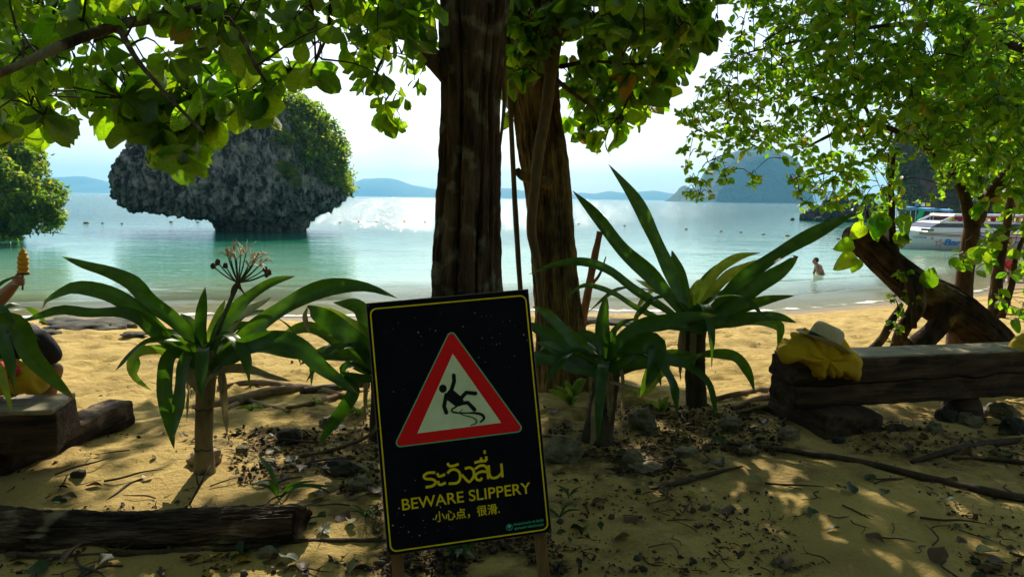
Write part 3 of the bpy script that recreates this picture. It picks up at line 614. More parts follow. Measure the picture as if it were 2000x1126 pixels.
# cliff and boulders of the headland behind the boats
org = np.array([P(1900, 430, 92)[0], 95, WATER]); hd = thing('headland_cliff', 'grey and tan limestone cliff with bushes behind the moored boats', 'cliff', org)
V, F, Nn = rockmesh([(440, 1760, 2700), (420, 1755, 2700), (380, 1750, 2700), (330, 1730, 2700), (280, 1745, 2700), (230, 1770, 2650), (170, 1790, 2600), (110, 1840, 2500), (60, 1950, 2400)], 100, .16, 180, 90, 1.6, .22, 6)
MB().add(V, F).build('rock', 'cliff', hd)
ux, uy, uz = proj(V); ok = np.where((V[:, 1] < 100) & (uy < 420) & (fbm(V*.16, 3) > .50))[0]; pick = rng.choice(ok, 160, False)
scatter_shrub('bush_foliage', V[pick]+Nn[pick]*.5, [.9+.9*rng.random() for _ in pick], [70]*len(pick), .42, 'ellip', 'rock_shrub', hd)
for k, (px_, py_, w_, h_) in enumerate([(1548, 434, 5, 4), (1572, 434, 14, 16), (1590, 432, 18, 26), (1612, 434, 20, 34), (1640, 436, 24, 42), (1668, 436, 24, 36), (1695, 437, 22, 44), (1722, 438, 20, 34), (1600, 438, 12, 9), (1655, 440, 14, 12)]):
    Y_ = 100-k*.6; c_ = P(px_, py_, Y_); sc = Y_/FPX
    mb = MB(); blob(mb, (c_[0], Y_, WATER+h_*sc*.35), (w_*sc*.75, w_*sc*.7, h_*sc*.75), 26, 18, .5, 2.0, k)
    o = mb.build('boulder', 'dark_rock', org=(c_[0], Y_, WATER))
    tag(o, ['tiny low rock farthest out in the water off the headland', 'small dark rock at the seaward end of the headland', 'dark jagged rock second from the headland tip', 'dark jagged boulder in the middle of the headland', 'tall dark boulder of the headland behind the long leaf tip', 'dark boulder of the headland behind the leaning trunk top', 'tallest dark boulder of the headland near the boats', 'dark boulder of the headland closest to the boats', 'low dark rock at the foot of the headland', 'low wet rock in front of the headland boulders'][k], 'boulder', 'dark boulders of the headland')

# dark low reef stones along the left waterline
for k, (px_, py_, w_) in enumerate([(165, 642, 60), (215, 634, 46), (120, 630, 34), (262, 655, 22), (90, 652, 26), (1395-250, 628, 30), (1215, 632, 34)]):
    g = G(px_, py_); sc = g[1]/FPX; mb = MB(); blob(mb, g+[0, 0, .02], (w_*sc*1.15, w_*sc*.8, w_*sc*.22), 26, 14, .4, 2.2, k+30)
    o = mb.build('beach_rock', 'dark_rock', org=g)
    tag(o, ['widest flat dark rock at the waterline beyond the left plant', 'flat dark rock at the waterline behind the drooping leaves', 'dark rock at the water edge near the seated person', 'small dark rock on the sand inshore of the flat rocks', 'small dark rock beside the seated person knees', 'dark stone at the waterline right beside the tan trunk', 'dark stone at the waterline behind the upright leaf'][k], 'rock', 'rocks along the waterline')

# haze: closed box round everything
mb = MB(); boxm(mb, (0, 0, 85), (1, 0, 0), (0, 1, 0), (0, 0, 1), 5400, 5400, 95)
o = mb.build('haze', None, org=(0, 0, 70), smooth=False); o['kind'] = 'stuff'; o['label'] = 'thin pale sea haze over the bay'
m = bpy.data.materials.new('haze_air'); m.use_nodes = True; m.node_tree.nodes.clear()
pv = m.node_tree.nodes.new('ShaderNodeVolumePrincipled'); mo = m.node_tree.nodes.new('ShaderNodeOutputMaterial')
pv.inputs['Color'].default_value = (.22, .64, 1.0, 1); pv.inputs['Density'].default_value = .00024; pv.inputs['Anisotropy'].default_value = .2
m.node_tree.links.new(pv.outputs[0], mo.inputs['Volume']); o.data.materials.append(m)

# ================================================================== TREES
def trunk(path, rad, stems=None, seg=96, rows=150, bark=.05, fz=(26, 3.2), twist=0, big=.0, grooves=()):
    """bark-covered trunk; stems = fused cylinders (ox, oy, r) in units of the radius, giving deep flutes"""
    q = spline(np.hstack([np.asarray(path, float), np.asarray(rad, float)[:, None]]), rows); p, r_ = q[:, :3], q[:, 3]
    t, A, B = frames(p); th = np.linspace(0, 2*PI, seg, endpoint=False); L_ = np.concatenate([[0], np.cumsum(np.linalg.norm(np.diff(p, axis=0), axis=1))])
    V = np.zeros((rows, seg, 3))
    for i in range(rows):
        rr_ = np.ones(seg)
        if stems:
            rr_ = np.zeros(seg) + .25; tw = twist*L_[i]
            for k, (ox, oy, sr) in enumerate(stems):
                wob = .07*math.sin(L_[i]*1.7+k*2.1); ca, sa = math.cos(tw+wob), math.sin(tw+wob); x_, y_ = ox*ca-oy*sa, ox*sa+oy*ca
                al = x_*np.cos(th)+y_*np.sin(th); pe = x_*np.sin(th)-y_*np.cos(th); di = (sr*(1+.12*math.sin(L_[i]*2.3+k)))**2-pe**2
                rr_ = np.maximum(rr_, np.where(di > 0, al+np.sqrt(np.maximum(di, 0)), 0))
            rr_ = (np.roll(rr_, 1)+2*rr_+np.roll(rr_, -1))/4
        cyl = np.stack([np.cos(th)*fz[0]/6, np.sin(th)*fz[0]/6, np.full(seg, L_[i]*fz[1])], -1)
        nn = fbm(cyl+3, 4, .6)-.5; rg = .5-np.abs(fbm(cyl*[1.5, 1.5, .8]+31, 3)-.5)*3.2
        low = fbm(np.stack([np.cos(th), np.sin(th), np.full(seg, L_[i]*1.1)], -1)*1.3+8, 2)-.5
        for g0, gd, gw, gs in grooves:
            dt = (th-g0-gs*(fbm(np.array([L_[i]*.9+g0*9, g0*3, .5]), 2)-.5)+PI) % (2*PI)-PI; rr_ = rr_*(1-gd*np.exp(-(dt/gw)**2))
        rr_ = rr_*(1+bark*2*nn+bark*.8*rg+big*low)
        V[i] = p[i] + (r_[i]*rr_)[:, None]*(np.cos(th)[:, None]*A[i]+np.sin(th)[:, None]*B[i])
    F = [[i*seg+j, i*seg+(j+1) % seg, (i+1)*seg+(j+1) % seg, (i+1)*seg+j] for i in range(rows-1) for j in range(seg)]
    F.append([(rows-1)*seg+j for j in range(seg)])
    return V.reshape(-1, 3), F
def tpx(lst, Y):   # (px, py[, dY]) points at distance Y
    return [P(a[0], a[1], Y+(a[2] if len(a) > 2 else 0)) for a in lst]

# --- where the sun must reach the sand: outlines on the ground
LIT = [[(225, 868), (300, 850), (380, 838), (460, 835), (560, 838), (568, 900), (480, 950), (420, 985), (330, 1012), (140, 1015), (180, 965), (205, 905)],
       [(1535, 958), (1570, 972), (1660, 1052), (1615, 1052), (1560, 1015)], [(1600, 962), (1640, 968), (1735, 1005), (1700, 1012), (1625, 988)],
       [(1850, 985), (2080, 985), (2080, 1200), (1985, 1126), (1890, 1062), (1900, 1030)], [(1570, 900), (1650, 930), (1640, 946), (1590, 942)], [(-60, 950), (40, 950), (20, 985), (-60, 985)], [(1240, 925), (1300, 920), (1310, 940), (1250, 945)],
       [(1690, 800), (2080, 800), (2080, 845), (1900, 850), (1740, 838)], [(1760, 1020), (1800, 1030), (1790, 1045)]]
LITG = [np.array([G(a, b_)[:2] for a, b_ in pl]) for pl in LIT]
def ground_hit(p): return p[:, :2] - SD[:2]/SD[2]*p[:, 2:3]
def lit_ok(p, edge=5.35):
    q = ground_hit(p); bad = q[:, 1] > edge + .25*np.sin(q[:, 0]*2.3)
    for g in LITG: bad |= inside(g, q[:, 0], q[:, 1])
    return ~bad

class Crown:
    def __init__(s, tree, material, kind, n_parts=300):
        s.tree, s.material, s.kind, s.n = tree, material, kind, n_parts; s.pos, s.d, s.nrm, s.sz, s.vis = [], [], [], [], []; s.tw = MB(); s.skel = []
    def put(s, pos, d, nrm, sz, vis):
        s.pos.append(pos); s.d.append(d); s.nrm.append(nrm); s.sz.append(sz); s.vis.append(np.full(len(pos), vis))
    def rosettes(s, cen, per, size, droop=.5, vis=True, keep=None, spread=.12, twigs=True, flat=.6, vary=.6):
        """clusters of leaves round twig ends; keep(px, py) trims to the outline the crown has"""
        cen = np.asarray(cen, float); n = len(cen); k = per+1
        az = rng.random((n, 1))*2*PI + np.arange(k)*2*PI/k + rng.normal(size=(n, k))*.4; el = -droop + rng.normal(size=(n, k))*.5
        d = np.stack([np.cos(az)*np.cos(el), np.sin(az)*np.cos(el), np.sin(el)], -1) + rng.normal(size=(n, 1, 3))*.25
        nrm = np.stack([rng.normal(size=(n, k))*.55, rng.normal(size=(n, k))*.55, np.full((n, k), flat)], -1) + d*[0, 0, .3]
        pos = cen[:, None, :] + d*spread*size + rng.normal(size=(n, k, 3))*spread*size*.6
        sz = size*(.55+vary*rng.random((n, k)))*(.8+.4*rng.random((n, 1))); m_ = rng.random((n, k)) < per/k
        if keep is not None:
            dd = d/np.linalg.norm(d, axis=-1, keepdims=True)
            for f_ in (.62, .25): ux, uy, _ = proj(pos+dd*sz[..., None]*f_); m_ &= keep(ux, uy)
        if m_.any(): s.put(pos[m_], d[m_], nrm[m_], sz[m_], vis)
        if twigs and s.skel:
            todo = np.where(m_.any(1))[0]; rng.shuffle(todo); r0 = [.0065, .0042, .002] if s.kind != 'ellip' else [.0042, .003, .0016]
            for part in np.array_split(todo, 5):
                sk = np.concatenate(s.skel)
                for c_ in cen[part]:
                    a = sk[np.argmin(((sk-c_)**2).sum(1))]; L_ = np.linalg.norm(a-c_)
                    if .05 < L_ < .75:
                        mid = (a+c_)/2 + rng.normal(size=3)*.06*L_ + [0, 0, .05]; tube(s.tw, [a, mid, c_], r0, 4, 6, caps=False); s.skel.append(spline([a, mid, c_], 5)[2:])
    def branch(s, name, pts, rad, material, seg=10):
        mb = MB(); tube(mb, pts, rad, seg, (len(pts)-1)*8+1, .35, freq=14); o = mb.build(name, material, s.tree); s.skel.append(spline(pts, 40)); return o
    def build(s, twig_mat='twig'):
        pos, d, nrm, sz, vis = [np.concatenate(v) for v in (s.pos, s.d, s.nrm, s.sz, s.vis)]; R = orient(d, nrm); org = ORG[s.tree.name]
        tp = [leaf_tpl(s.kind, 5, 3, .22, .22), leaf_tpl(s.kind, 5, 3, .42, .1), leaf_tpl(s.kind, 5, 3, .08, .35)]
        ux, uy, uz = proj(pos + d*sz[:, None]*.5); inf = vis & (ux > -20) & (ux < 2020) & (uy > -10) & (uy < 1126)
        score = np.where(inf, sz/uz + .002*rng.random(len(sz)), -1); idx = np.argsort(-score)[:s.n]; idx = idx[score[idx] > 0]
        rest = np.ones(len(pos), bool); rest[idx] = False
        if rest.any(): cr_ = obj('crown', leaves_mesh('crown', tp, pos[rest], R[rest], sz[rest], org), s.material, s.tree); cr_['kind'] = 'stuff'
        else: cr_ = obj('crown', None, None, s.tree)
        fine = []
        for k_ in range(4):
            a = leaf_tpl(s.kind, 8, 5, .1+.12*k_, .25-.06*k_, 1+k_); me = mesh_np('leaf', a[0], a[1], a[2]); me.materials.append(MATS[s.material]); fine.append(me)
        for n_, i in enumerate(idx):
            o = bpy.data.objects.new('leaf', fine[n_ % 4]); C.objects.link(o); o.parent = cr_
            M4 = np.eye(4); M4[:3, :3] = R[i]*sz[i]; M4[:3, 3] = pos[i]-org; o.matrix_local = Matrix(M4.tolist())
        if s.tw.n: t_ = s.tw.build('twigs', twig_mat, s.tree); t_['kind'] = 'stuff'
def poly_pts(poly, n, y0, y1):
    poly = np.asarray(poly, float); lo, hi = poly.min(0), poly.max(0); out = []
    while len(out) < n:
        a = lo + rng.random(2)*(hi-lo)
        if inside(poly, a[0], a[1]): out.append(P(a[0], a[1], y0+(y1-y0)*rng.random()))
    return np.array(out)
def clear_sun(c, x0, x1, y0, y1, ymin):
    """thin the far layers where they would keep the sun off the hanging leaves"""
    q = ground_hit(c); return c[~((q[:, 0] > x0) & (q[:, 0] < x1) & (q[:, 1] > y0) & (q[:, 1] < y1) & (c[:, 1] > ymin))]
def keep_in(*polys, windows=()):
    def f(x, y):
        r_ = np.zeros(np.shape(x), bool)
        for p_ in polys: r_ |= inside(p_, x, y)
        for w_ in windows: r_ &= ~inside(w_, x, y)
        return r_ | (y < 0)
    return f
GLOW = [(-2.7, -.7, 1.6, 2.75), (-.85, -.1, 1.9, 2.75), (.5, 1.65, 3.05, 3.95), (2.6, 3.4, 4.0, 4.4)]      # sun gaps in the high crown
def above(n, x0, x1, q0, q1, z0=4.4, z1=7.6):
    """crown points high over the beach that shade the ground strip q0..q1 between x0 and x1"""
    out = []
    while len(out) < n:
        q = np.stack([x0+(x1-x0)*rng.random(400), q0+(q1-q0)*rng.random(400)], -1); z = z0+(z1-z0)*rng.random(400)
        p = np.concatenate([q + SD[:2]/SD[2]*z[:, None], z[:, None]], 1); ux, uy, uz = proj(p)
        m_ = lit_ok(p) & ((uy < -70) | (uz < .3)); h_ = ground_hit(p)
        for gx0, gx1, gy0, gy1 in GLOW: m_ &= ~((h_[:, 0] > gx0) & (h_[:, 0] < gx1) & (h_[:, 1] > gy0) & (h_[:, 1] < gy1))
        out += list(p[m_])
    return np.array(out[:n])

# --- fluted tree behind the sign
TY1 = 4.75
b1 = on(P(915, 830, TY1)[0], TY1); t1 = thing('fluted_tree', 'big dark tree with deep-fluted twin trunk rising behind the warning sign', 'tree', b1)
pth = [b1+[0, 0, -.15], *tpx([(913, 700), (912, 560), (914, 430), (917, 300), (918, 190), (922, 80), (925, -40), (925, -200)], TY1), P(925, -200, TY1)+[.1, .5, 1.2]]
wpx = [150, 140, 133, 124, 116, 110, 118, 128, 120, 90]
stems = [(.68, -.02, .30), (.50, .50, .27), (.08, .70, .30), (-.42, .56, .34), (-.66, .05, .36), (-.45, -.52, .34), (.05, -.70, .29), (.50, -.48, .30), (.74, .26, .16), (.70, -.28, .14)]
V, F = trunk(pth, np.array(wpx)*.5*TY1/FPX*1.03, stems, 240, 320, .12, (30, 3.8), .10, 0, [(-.32, .26, .06, 1.0), (.36, .20, .05, .9), (.82, .24, .06, .7), (-.95, .16, .07, .7), (1.4, .2, .1, .4), (-1.6, .2, .1, .4)])
MB().add(V, F).build('trunk', 'bark_dark', t1, smooth=False)
c1 = Crown(t1, 'big_leaf', 'obovate')
c1.branch('branch', tpx([(880, 150), (840, 108), (815, 70), (795, 10), (770, -60)], TY1-.05), [.075, .06, .055, .05, .045], 'bark_dark')
c1.branch('branch', tpx([(770, -60, 0), (560, -90, -.6), (420, 5, -1.0), (230, 50, -1.3), (120, 90, -1.5), (20, 135, -1.6), (-120, 190, -1.7)], TY1), [.05, .045, .03, .026, .022, .018, .012], 'bark_dark')
c1.branch('branch', tpx([(420, 5, -1.0), (470, 70, -1.3), (500, 130, -1.5), (520, 160, -1.55)], TY1), [.018, .012, .009, .006], 'bark_dark')
c1.branch('branch', tpx([(230, 50, -1.3), (270, 120, -1.55), (340, 200, -1.75), (400, 262, -1.85)], TY1), [.016, .011, .008, .005], 'bark_dark')
c1.branch('branch', tpx([(650, -50, -.5), (640, 60, -.5), (612, 130, -.6), (600, 150, -.6)], TY1), [.014, .01, .006, .004], 'bark_dark')
c1.branch('branch', tpx([(795, 10, 0), (760, 90, .2), (735, 150, .3), (745, 220, .3)], TY1), [.02, .012, .008, .004], 'bark_dark')
top1 = P(925, -200, TY1)+[.1, .5, 1.2]
for e_ in ([-3.2, 8.5, 5.2], [-1.2, 10.5, 6.0], [-4.5, 5.5, 5.0], [-1.6, 2.0, 5.2]): c1.branch('branch', [top1-[0, 0, .5], (top1+np.array(e_))/2+[0, 0, .7], e_], [.13, .09, .03], 'bark_dark')
# hanging left canopy: outline of what hangs into view
PA = [(-200, -100), (690, -100), (684, 55), (640, 62), (606, 88), (600, 112), (626, 126), (648, 142), (640, 166), (616, 160), (590, 148), (562, 158), (546, 186), (530, 226), (500, 226), (474, 258), (436, 236), (424, 262), (428, 300), (404, 318), (378, 312), (346, 330), (318, 328), (300, 306), (272, 292), (250, 270), (218, 282), (190, 262), (182, 238), (158, 240), (160, 268), (112, 268), (72, 290), (0, 292), (-200, 300)]
WA = [[(236, 88), (300, 80), (312, 112), (262, 118)], [(318, 72), (342, 70), (340, 92), (322, 92)], [(130, 82), (160, 70), (158, 110), (138, 112)]]
ka = keep_in(PA, windows=WA)
c1.rosettes(poly_pts([(190, 120), (640, 70), (640, 150), (545, 190), (480, 240), (425, 290), (340, 315), (200, 260)], 40, 4.25, 4.75), 6, .19, .7, keep=ka, flat=.3, vary=.9)
c1.rosettes(poly_pts([(280, 130), (640, 70), (640, 170), (545, 200), (430, 250), (340, 250)], 20, 4.5, 5.0), 5, .15, .6, keep=ka, flat=.3, vary=.9)
c1.rosettes(clear_sun(poly_pts([(-100, -60), (690, -60), (640, 70), (200, 130), (100, 260), (-100, 280)], 300, 3.3, 5.2), -2.7, -.7, 1.6, 2.75, 4.0), 5, .105, .5, keep=ka, flat=.35, vary=.9)
c1.rosettes(clear_sun(poly_pts([(-150, -80), (690, -80), (640, 40), (180, 130), (0, 260), (-150, 260)], 300, 4.4, 6.2), -2.7, -.7, 1.6, 2.75, 4.0), 5, .11, .4, keep=ka, twigs=False)
PB = [(630, -60), (870, -60), (862, 95), (838, 140), (826, 205), (796, 238), (764, 284), (738, 276), (714, 254), (732, 212), (722, 184), (694, 210), (674, 196), (692, 152), (664, 112), (640, 62)]
kb = keep_in(PB)
c1.rosettes(poly_pts([(650, -40), (850, -40), (840, 120), (790, 230), (745, 270), (725, 240), (740, 180), (690, 150), (660, 90)], 70, 4.4, 5.3), 4, .118, .8, keep=kb, flat=.3)
c1.rosettes(poly_pts([(640, -40), (860, -40), (850, 60), (660, 60)], 45, 3.9, 4.6), 4, .125, .7, keep=kb, flat=.3)
pa = above(1500, -7.5, .4, -3.5, 5.6); c1.rosettes(pa, 5, .23, .3, vis=False, twigs=False, spread=.4)
c1.rosettes(np.stack([-8+8.5*rng.random(520), -6+9.0*rng.random(520), 3.6+2.2*rng.random(520)], -1), 5, .25, .3, vis=False, twigs=False, spread=.5)  # unseen leaves overhead, added to block sky light from above and behind
c1.build()

# --- tan trunk to its right
TY2 = 5.65
b2 = on(P(1098, 755, TY2)[0], TY2); t2 = thing('tan_tree', 'tree with rough tan-brown bark just right of the fluted trunk', 'tree', b2)
pth = [b2+[0, 0, -.15], *tpx([(1095, 690), (1088, 600), (1080, 480), (1072, 370), (1056, 270), (1044, 190), (1040, 110), (1050, 30), (1060, -80)], TY2), P(1060, -80, TY2)+[.3, .6, 1.4]]
wpx = [134, 106, 96, 91, 87, 84, 86, 90, 94, 86, 70]
V, F = trunk(pth, np.array(wpx)*.5*TY2/FPX, [(-.25, 0, .75), (.28, -.1, .72), (0, .3, .7), (.1, -.3, .68)], 180, 300, .12, (42, 5), .1)
MB().add(V, F).build('trunk', 'bark_tan', t2, smooth=False)
mb = MB(); tube(mb, tpx([(1075, 358, -.2), (1046, 352, -.26), (1018, 342, -.26), (1010, 330, -.25)], TY2), [.05, .045, .035, .02], 10, None, .4); mb.build('branch_stub', 'bark_tan', t2)
c2 = Crown(t2, 'heart_leaf', 'heart')
c2.branch('branch', tpx([(1060, 30), (1100, -20), (1150, -60), (1260, -120)], TY2), [.14, .11, .09, .05], 'bark_tan')
c2.branch('branch', tpx([(1080, 150, -.15), (1110, 175, -.3), (1150, 205, -.4), (1165, 222, -.4)], TY2), [.02, .016, .010, .006], 'bark_small')
c2.branch('branch', tpx([(1095, 130), (1160, 120, -.2), (1250, 125, -.3), (1330, 90, -.4)], TY2), [.02, .012, .009, .005], 'bark_grey')
c2.branch('branch', tpx([(1150, -60), (1220, 20), (1240, 100), (1235, 170), (1210, 230)], TY2), [.05, .02, .013, .009, .005], 'bark_grey')
c2.branch('branch', tpx([(1200, -40), (1330, 10), (1380, 60)], TY2-.5), [.03, .016, .006], 'bark_grey')
top2 = P(1060, -80, TY2)+[.3, .6, 1.4]
for e_ in ([1.5, 10.5, 6.0], [3.0, 8.0, 5.6], [.6, 7.5, 6.5], [2.0, 3.0, 5.4]): c2.branch('branch', [top2-[0, 0, .5], (top2+np.array(e_))/2+[0, 0, .6], e_], [.11, .08, .03], 'bark_tan')
PC = [(1085, -60), (1450, -60), (1420, 60), (1392, 96), (1346, 124), (1336, 178), (1312, 226), (1280, 214), (1250, 236), (1224, 266), (1190, 302), (1156, 308), (1122, 284), (1100, 244), (1092, 205), (1086, 150)]
kc = keep_in(PC, [(975, -40), (1100, -40), (1090, 60), (1062, 150), (1010, 180), (1006, 235), (978, 246), (972, 150)])
c2.rosettes(poly_pts([(1095, 110), (1340, 100), (1335, 160), (1300, 210), (1220, 250), (1170, 295), (1125, 270), (1100, 200)], 90, 5.75, 6.3), 4, .125, .95, keep=kc, flat=.25, vary=.8)
c2.rosettes(poly_pts([(1095, 20), (1380, 20), (1340, 130), (1240, 150), (1100, 130)], 65, 5.0, 5.8), 4, .12, .95, keep=kc, flat=.25, vary=.8)
c2.rosettes(poly_pts([(1095, -50), (1440, -50), (1390, 70), (1240, 80), (1100, 60)], 85, 4.4, 5.6), 4, .13, .9, keep=kc, flat=.25)
c2.rosettes(poly_pts([(980, -30), (1095, -30), (1085, 60), (1050, 150), (1000, 165)], 46, 5.0, 5.35), 4, .12, .6, keep=kc)
c2.rosettes(poly_pts([(978, 150), (1006, 150), (1000, 240), (980, 240)], 12, 5.8, 6.3), 4, .13, .7, keep=kc)
pa = above(820, .2, 3.4, -3.0, 5.6); c2.rosettes(pa, 5, .23, .3, vis=False, twigs=False, spread=.4)
c2.rosettes(np.stack([0+3*rng.random(260), -6+9.0*rng.random(260), 3.6+2.2*rng.random(260)], -1), 5, .25, .3, vis=False, twigs=False, spread=.5)  # more unseen overhead leaves, added to hold back the sky light
c2.build()

# --- small-leaved tree on the right
TY3 = 6.85
b3 = on(P(1878, 640, TY3)[0], TY3); t3 = thing('small_leaved_tree', 'slender many-stemmed tree with small bright leaves arching over the bench', 'tree', b3)
c3 = Crown(t3, 'small_leaf', 'ellip')
def stem(pts, w, Y=TY3, m_='bark_small', nm='stem'):
    pts = tpx(pts, Y); return c3.branch(nm, pts, np.array(w)*.42*Y/FPX, m_, 12)
mb = MB(); tube(mb, [b3-[0, 0, .2], *tpx([(1878, 600), (1885, 540), (1893, 480), (1900, 440)], TY3)], np.array([52, 40, 31, 30, 28])*.5*TY3/FPX, 14, 40, .25, freq=10); mb.build('trunk', 'bark_small', t3)
stem([(1900, 440), (1925, 395), (1960, 350), (2010, 300), (2080, 240), (2150, 120)], [34, 32, 30, 28, 24, 14])
stem([(1896, 450), (1888, 400), (1868, 345), (1830, 305), (1780, 272), (1735, 250), (1690, 244), (1640, 256), (1580, 285)], [26, 24, 22, 19, 16, 14, 12, 9, 5], m_='bark_grey')
stem([(1700, 244), (1690, 210), (1650, 170), (1600, 130)], [8, 7, 5, 3], m_='bark_grey')
stem([(1820, 295), (1822, 250), (1800, 200), (1790, 130)], [10, 9, 7, 4], m_='bark_grey')
stem([(2080, 120), (1980, 90), (1880, 62), (1800, 48), (1700, 54), (1640, 70), (1560, 80), (1440, 108)], [22, 18, 14, 12, 9, 8, 6, 3], TY3-.7, 'bark_grey')
stem([(1940, 620), (1950, 520), (1965, 450), (1975, 380), (1990, 320), (2010, 220)], [30, 24, 18, 15, 13, 10], TY3+.2)
stem([(1955, 620), (1975, 560), (1985, 500), (2010, 440)], [18, 14, 11, 8], TY3+.1)
stem([(1745, 250), (1720, 300), (1640, 330), (1560, 350)], [7, 6, 5, 3], m_='bark_grey')
for e_ in ([4.5, 9.5, 5.4], [6.0, 8.0, 5.0], [3.0, 8.5, 5.0], [5.0, 3.5, 4.8]): c3.branch('branch', [P(2080, 120, TY3), (P(2080, 120, TY3)+np.array(e_))/2+[0, 0, .7], e_], [.05, .045, .02], 'bark_grey')
PD = [(1430, -60), (2150, -60), (2150, 340), (1930, 340), (1880, 385), (1840, 396), (1780, 398), (1752, 415), (1735, 440), (1690, 436), (1640, 408), (1590, 420), (1556, 408), (1540, 372), (1556, 332), (1510, 300), (1470, 322), (1432, 316), (1396, 312), (1376, 290), (1352, 276), (1362, 254), (1312, 236), (1318, 214), (1372, 196), (1352, 160), (1400, 128), (1412, 96)]
WD = [[(1600, 250), (1628, 242), (1624, 300), (1592, 302)], [(1755, 320), (1810, 300), (1830, 370), (1770, 400)], [(1800, 60), (1824, 60), (1824, 110), (1802, 108)], [(1752, 0), (1780, 0), (1776, 24), (1756, 20)], [(1690, 350), (1720, 330), (1728, 360), (1700, 380)], [(1480, 60), (1500, 55), (1495, 90), (1478, 92)]]
kd = keep_in(PD, windows=WD)
c3.rosettes(poly_pts([(1440, -40), (2120, -40), (2120, 330), (1870, 340), (1840, 390), (1740, 400), (1700, 430), (1560, 400), (1560, 330), (1500, 300), (1400, 300), (1320, 225), (1360, 170), (1420, 90)], 850, 5.4, 7.2), 7, .070, .35, keep=kd)
c3.rosettes(poly_pts([(1440, -40), (2120, -40), (2120, 330), (1870, 340), (1840, 390), (1740, 400), (1700, 430), (1560, 400), (1560, 330), (1500, 300), (1400, 300), (1320, 225), (1360, 170), (1420, 90)], 760, 5.6, 8.2), 7, .074, .35, keep=kd, twigs=False, spread=.6)
c3.rosettes(poly_pts([(1560, -40), (2120, -40), (2120, 330), (1850, 300), (1700, 240), (1600, 140)], 420, 4.6, 5.6), 6, .085, .3, keep=kd)
c3.rosettes(poly_pts([(1780, 80), (2120, 80), (2120, 420), (1900, 400), (1850, 300)], 420, 6.2, 8.5), 6, .11, .3, keep=kd, twigs=False)
spr = [(1340, 232), (1356, 262), (1336, 292), (1344, 322), (1352, 346), (1366, 380), (1392, 378), (1410, 352), (1432, 332), (1468, 340), (1470, 362), (1380, 330), (1396, 318), (1548, 352), (1560, 372), (1586, 372), (1330, 224), (1370, 300), (1346, 380)]
c3.rosettes(np.array([P(a, b_, 5.9+.4*rng.random()) for a, b_ in spr]), 7, .062, .2)
c3.rosettes(np.array([P(a+rng.normal()*9, b_+rng.normal()*9, 5.9+.4*rng.random()) for a, b_ in spr for _ in (0, 1)]), 6, .055, .2)
PE = [(1870, 330), (2120, 300), (2120, 700), (2000, 690), (1975, 610), (1930, 590), (1910, 560), (1852, 535), (1846, 490), (1896, 480), (1905, 400)]
WE = [[(1870, 505), (1920, 545), (1950, 560), (1925, 600), (1880, 560)], [(1905, 430), (1925, 425), (1925, 460), (1908, 470)], [(1965, 545), (2000, 545), (2000, 600), (1970, 600)], [(1972, 455), (1998, 455), (1996, 480), (1975, 480)]]
c3.rosettes(poly_pts(PE, 210, 6.1, 7.4), 5, .115, .6, keep=keep_in(PE, windows=WE))
pa = above(420, 3.2, 8.5, -3.0, 5.6); c3.rosettes(pa, 5, .2, .3, vis=False, twigs=False, spread=.5)
ov = lambda n, x0, x1: np.stack([x0+(x1-x0)*rng.random(n), -6+9.0*rng.random(n), 3.6+2.2*rng.random(n)], -1)
c3.rosettes(ov(330, 2.5, 8), 5, .24, .3, vis=False, twigs=False, spread=.5)  # unseen overhead leaves on this side, also added against sky light
c3.build()

# --- leaning broken old trunk behind the bench
TY4 = 6.6
b4 = on(P(1880, 690, TY4)[0], TY4); t4 = thing('leaning_old_trunk', 'gnarled leaning old trunk with a broken top behind the bench', 'tree', b4)
pth = tpx([(1965, 720, .1), (1940, 665, .1), (1900, 625), (1850, 592), (1800, 565), (1760, 535), (1728, 508), (1700, 482), (1672, 462), (1652, 455)], TY4)
V, F = trunk(pth, np.array([62, 66, 74, 84, 82, 74, 66, 60, 56, 26])*.5*TY4/FPX, [(-.3, -.1, .7), (.3, -.2, .66), (0, .35, .7), (.1, -.4, .55)], 110, 170, .16, (22, 2.6), .8, .5)
MB().add(V, F).build('trunk', 'bark_gnarl', t4, smooth=False)
V, F = trunk(tpx([(1775, 710), (1800, 672), (1830, 640), (1850, 600), (1850, 575)], TY4-.05), np.array([70, 44, 40, 50, 30])*.5*TY4/FPX, [(-.3, 0, .7), (.3, -.1, .7), (0, .3, .7)], 90, 90, .09, (24, 2.6), .3, .3)
MB().add(V, F).build('trunk_fork', 'bark_gnarl', t4, smooth=False)
V, F = trunk(tpx([(1745, 690, -.1), (1765, 640, -.18), (1790, 600, -.2), (1785, 560, -.2), (1770, 530, -.15)], TY4), np.array([20, 26, 30, 32, 18])*.5*TY4/FPX, None, 30, 60, .08)
MB().add(V, F).build('root_strand', 'bark_gnarl', t4)
for pts, w in [([(1690, 690, -.2), (1720, 665, -.2), (1745, 620, -.22), (1760, 595, -.2)], [12, 16, 14, 8]), ([(1786, 640, -.3), (1784, 600, -.32), (1776, 560, -.3), (1760, 520, -.25)], [9, 12, 12, 8]), ([(1820, 705, -.2), (1770, 668, -.2), (1755, 640, -.2)], [20, 16, 8])]:
    mb = MB(); tube(mb, tpx(pts, TY4), np.array(w)*.5*TY4/FPX, 10, None, .4); mb.build('root_strand', 'bark_gnarl', t4)
mb = MB(); tube(mb, tpx([(1752, 520, .1), (1746, 480), (1742, 440), (1742, 400), (1740, 360), (1746, 300)], TY4), np.array([22, 16, 13, 12, 11, 7])*.5*TY4/FPX, 10, 40, .2); mb.build('stem', 'bark_grey', t4)
